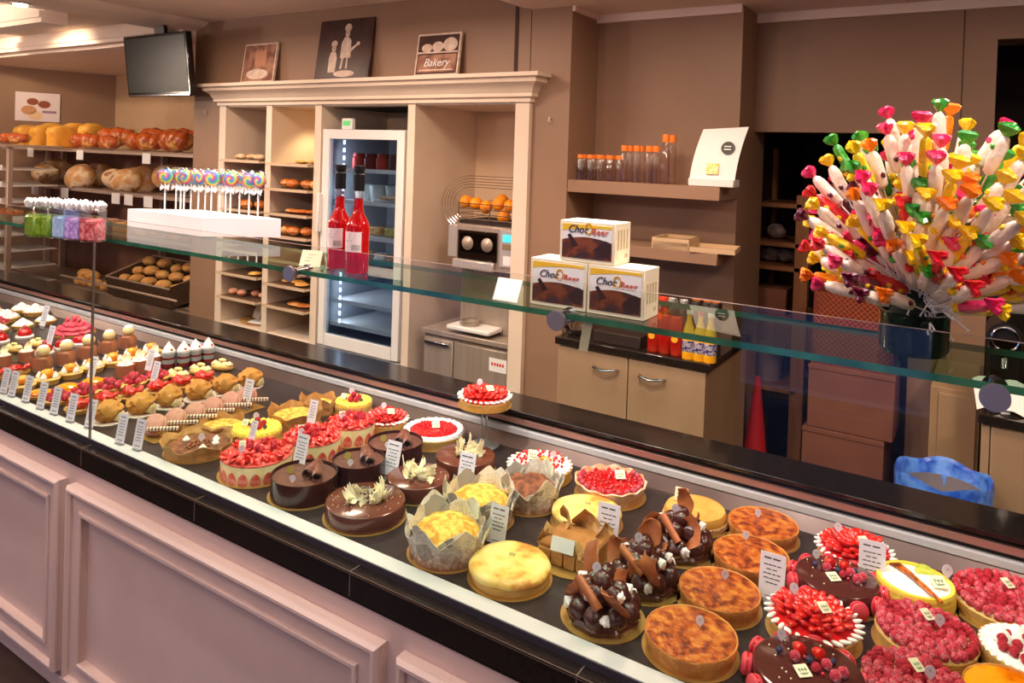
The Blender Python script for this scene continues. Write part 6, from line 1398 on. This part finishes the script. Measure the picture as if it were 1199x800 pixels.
goldl = mat('golden_pan_loaf', (246, 184, 80), .5, [(240, 170, 62), (206, 122, 40)], 8, .15, 30, thr=(.45, .75)); brownl = mat('glossy_brown_loaf', (196, 92, 36), .3, [(160, 66, 26), (244, 190, 110)], 13, .25, 30, coat=.4, thr=(.46, .66)); ryel = mat('floured_rye_crust', (206, 150, 92), .7, [(236, 212, 176), (150, 84, 44)], 9, .3, 30, thr=(.4, .65))
def m_loaf(kind):
    b = MB()
    if kind == 'pan':
        prof = [(0, 0), (.085, 0), (.09, .02), (.09, .12), (.096, .15), (.085, .185), (.05, .205), (0, .21)]
        b.lathe(prof, 28, fn=lambda a, r, z: (r * (1 + .14 * abs(math.sin(2 * a)) ** 2), z + .006 * math.cos(2 * a)), M=Matrix.Diagonal((1, 1.7, 1, 1))); return b.mesh('loaf', goldl)
    if kind == 'braid':
        for k in range(5): b.ball((-.13 + .065 * k, .012 * (-1) ** k, .06), .075, (.85, 1.0, .75 - .08 * abs(k - 2)), 2, bump_fn(3, .12, k), rot=(0, 0, .6 * (-1) ** k))
        return b.mesh('loaf', brownl)
    if kind == 'boule':
        b.ball((0, 0, .09), .125, (1.1, .95, .8), 3, lambda c: 1 + .05 * noise.noise(c * 2) - .07 * max(0, 1 - abs(c.x + .3 * c.y) * 9) * (c.z > 0) - .05 * max(0, 1 - abs(c.x - .5) * 9) * (c.z > 0)); return b.mesh('loaf', ryel)
    if kind == 'roll':
        b.ball((0, 0, .035), .06, (1.15, .85, .68), 2, lambda c: 1 - .08 * max(0, 1 - abs(c.y) * 7) * (c.z > .2)); return b.mesh('roll', mat('golden_roll_crust', (226, 158, 86), .55, [(240, 190, 120), (180, 100, 46)], 12, .2, 40, thr=(.4, .7)))
LO = {k: m_loaf(k) for k in ('pan', 'braid', 'boule', 'roll')}
def bread(nm, kind, px, y, z, l, rot=(0, 0, 0), sc=1, py=150, g=None):
    x = ony(px, py, y).x; o = tag(obj(nm, LO[kind], None, (x, y, z), rot, sc), l, 'bread', g); return o
z = zs[0] + .001
for k, (px, y, l) in enumerate(((32, RY + .17, 'first from the poster end'), (51, RY + .17, 'second from the poster end'), (71, RY + .17, 'third from the poster end'), (61, RY + .34, 'in the back row behind the second'), (88, RY + .34, 'in the back row, middle'), (108, RY + .36, 'in the back row beside the glossy loaves'))): bread('pan_loaf', 'pan', px, y, z, 'tall golden pan loaf on the top shelf, ' + l, (0, 0, .05 * k), (.8, .8, 1.2) if k > 2 else (.8, .75, 1.05))
for k, (px, y, s, l) in enumerate(((100, RY + .16, .95, 'by the pan loaves'), (128, RY + .14, .85, 'second in the front row'), (168, RY + .15, 1.05, 'third in the front row'), (205, RY + .16, 1.2, 'last in the front row by the pillar'), (136, RY + .32, 1.15, 'large one in the back row'), (180, RY + .33, 1.15, 'back row, middle'), (212, RY + .33, 1.15, 'back row by the pillar'))): bread('braided_loaf', 'braid', px, y, z + (.03 if k > 3 else 0), 'glossy braided loaf on the top shelf, ' + l, (0, 0, .2 * (-1) ** k), (s, s, s * 1.45))
z = zs[1] + .001
for k, (px, y, s, rot, l) in enumerate(((54, RY + .13, .95, (0, 0, .3), 'pale round loaf alone at the poster end'), (66, RY + .3, 1.1, (.5, 0, 1), 'brown loaf behind the pale round one'), (103, RY + .13, 1.05, (.9, 0, .2), 'floury round loaf tilted to show its cut top, middle'), (116, RY + .32, 1.1, (0, 0, 2), 'round loaf behind the tilted middle one'), (134, RY + .12, .85, (.6, .2, 1.2), 'scored round loaf beside the golden scored one'), (154, RY + .12, .95, (.8, 0, .4), 'scored golden loaf at the front of the pile'), (168, RY + .34, 1.1, (.9, 0, .9), 'large dark round loaf standing at the back'), (196, RY + .3, 1.1, (.2, 0, 2), 'dark loaf half hidden behind the lollipops'))): bread('round_loaf', 'boule', px, min(y, RY + .28), z + (.04 if rot[0] else .015), l + ' on the second rack shelf', rot, s * 1.02, 200)
z = zs[2] + .001
for k, px in enumerate((88, 110, 122, 133, 144, 152, 166, 186, 206)): bread('bread_roll', 'roll', px, RY + .1 + .1 * (k % 2), z, 'round roll on the third rack shelf, %s of nine from the poster end' % ORD[k], (0, 0, k), 1.25, 255)
z = zs[3] + .001
for k, (px, dy, dz) in enumerate(((96, .05, 0), (104, .07, 0), (112, .05, 0), (108, .06, .06), (100, .08, .06), (127, .05, 0))): bread('bread_roll', 'roll', px, RY + dy, z + dz, ('pale long roll in the small pile on the low shelf, %s of five' % ORD[k]) if k < 5 else 'orange brown bun alone beside the basket', (0, 0, .4), 1.1, 325)
# wire basket of rolls
bx0, bx1 = ony(133, 330, RY).x, ony(207, 345, RY).x; t = thing('wire_basket', 'dark wicker basket of rolls on the low rack shelf', 'basket', ((bx0 + bx1) / 2, RY - .03, z + .012), (.2, 0, 0)); w = (bx1 - bx0) / 2
bk = mat('dark_wicker', (96, 70, 52), .6, (70, 48, 36), 60, .6, 90)
m = MB(); m.rng(-w, w, 0, .42, 0, .012); m.rng(-w, w, -.012, 0, 0, .15); m.rng(-w, w, .42, .432, 0, .2); m.rng(-w - .012, -w, 0, .42, 0, .17); m.rng(w, w + .012, 0, .42, 0, .17); obj('basket_body', m, t, mats=bk)
m = MB(); m.tube([(-w, -.006, .155), (w, -.006, .155), (w, .43, .2), (-w, .43, .2), (-w, -.006, .155)], .008, 8); obj('basket_rim', m, t, mats=rackm)
tb = t.location
for k in range(14):
    i, j = k % 5, k // 5; tag(obj('bread_roll', LO['roll'], None, (bx0 + .07 + i * (bx1 - bx0 - .14) / 4 + R_(-.02, .02), RY + .05 + .12 * j, tb.z + .10 + .05 * j + R_(-.01, .02)), (R_(-.3, .3), 0, R_(0, 3)), 1.0), 'pale golden roll in the wicker basket, %s row' % ('front', 'middle', 'back')[j], 'bread', 'rolls in the wicker basket, %s row' % ('front', 'middle', 'back')[j])
rrel(B(ony(70, 322, 3.2).x, ony(206, 352, 3.2).x, 3.20, 3.212, ony(140, 338, 3.2).z - .008, ony(140, 338, 3.2).z + .008, .003), 'front_bar', rackm)
for px in (75, 200): x = ony(px, 330, 3.2).x; rrel(B(x - .006, x + .006, 3.20, RY, zs[3] - .012, zs[3]), 'bar_bracket', rackm)
# tray trolley at the far end
TX = ony(-10, 280, 2.95).x; t = thing('tray_trolley', 'tray trolley of white edged baking trays at the far end of the bread rack', 'trolley', (TX, 2.93, FZ)); 
for xx in (.28,): obj('post', B(xx, xx + .04, 0, .04, 0, 1.75, .003), t, mats=rackm)
obj('post', B(-.3, -.26, 0, .04, 0, 1.75, .003), t, mats=rackm)
for k in range(9): z = .42 + k * .14; m = MB(); m.rng(-.27, .28, -.02, .42, z, z + .008); m.rng(-.27, .28, -.03, -.02, z, z + .045, .002); obj('baking_tray', m, t, mats=white)
bread('brown_loaf', 'braid', 8, 3.05, FZ + 1.76, 'glossy brown loaf lying on top of the tray trolley', (0, 0, .2), .9, 205).location.x = TX + .12
obj('top_shelf', B(-.32, .34, -.03, .42, 1.74, 1.756), t, mats=rackm)

# poster on the far wall
def onwall(px, py):
    dd = ray(px, py); k = (pR - O_).dot(nrm) / dd.dot(nrm); return O_ + dd * k
a, b_, c = onwall(18, 107), onwall(70.5, 111), onwall(17, 141)
t = thing('wall_poster', 'unframed poster of bread rolls on the far wall', 'poster', (a + c) / 2 * .5 + (b_) * .5 - nrm * .012)
wv = (b_ - a); wl = wv.length; hl = (a - c).length; ang = math.atan2(wv.y, wv.x); t.rotation_euler = (0, 0, ang); t.location = ((a + b_) / 2 + (c - a) / 2) - nrm * .01; t.location.z = (a.z + c.z) / 2
obj('sheet', B(-wl / 2, wl / 2, -.002, .002, -hl / 2, hl / 2), t, mats=mat('poster_paper', (236, 222, 222), .5))
for (x, z, r_, mt) in ((-.12 * wl, .18 * hl, .13 * wl, mat('poster_brown', (150, 84, 56), .5)), (.14 * wl, .1 * hl, .14 * wl, mat('poster_brown', (150, 84, 56), .5)), (-.2 * wl, -.12 * hl, .17 * wl, mat('poster_tan', (206, 150, 104), .5)), (-.05 * wl, -.3 * hl, .16 * wl, mat('poster_cream', (236, 200, 160), .5))): 
    m = MB(); m.lathe([(0, 0), (r_, 0), (r_, .001), (0, .001)], 20, M=Matrix.Translation((x, -.0035, z)) @ Matrix.Rotation(PI / 2, 4, 'X') @ Matrix.Diagonal((1, .7, 1, 1))); obj('bread_print', m, t, mats=mt)
m = MB(); m.rng(.1 * wl, .42 * wl, -.004, -.002, -.2 * hl, -.12 * hl); obj('caption_print', m, t, mats=mat('mauve_print', (160, 120, 150), .5))
# television
TL, TR, BL = ony(144, 43.5, 2.93), ony(217.5, 40, 2.93), ony(151, 114, 2.985)
W_, H_ = TR.x - TL.x, (TL - BL).length; t = thing('television', 'black flat television tilted forward on a wall bracket', 'television', ((TL.x + TR.x) / 2, 2.955, (TL.z + BL.z) / 2), (.12, 0, 0))
obj('frame', B(-W_ / 2, W_ / 2, 0, .045, -H_ / 2, H_ / 2, .006), t, mats=mat('gloss_black', (12, 10, 12), .15)); obj('screen', B(-W_ / 2 + .02, W_ / 2 - .02, -.002, 0, -H_ / 2 + .03, H_ / 2 - .02), t, mats=mat('black_screen_glass', (14, 11, 12), .3, spec=.25))
obj('base_line', B(-W_ / 2 + .01, W_ / 2 - .01, -.004, 0, -H_ / 2 + .006, -H_ / 2 + .014), t, mats=chrome)
obj('ceiling_bracket', B(-.06, .06, .045, .075, -.05, H_ * .5 + .06, .004), t, mats=black)
# ceiling spot
p = onz(24, 5, 2.50); t = thing('ceiling_spotlight', 'small white ceiling spotlight near the corner of the ceiling', 'ceiling light', p)
m = MB(); m.rng(-.07, .07, -.05, .05, 0, .06, .006); obj('housing', m, t, mats=white); m = MB(); m.lathe([(0, -.012), (.035, -.012), (.04, 0), (0, 0)], 20); obj('lamp', m, t, mats=emat('warm_lamp', (255, 236, 200), 12))
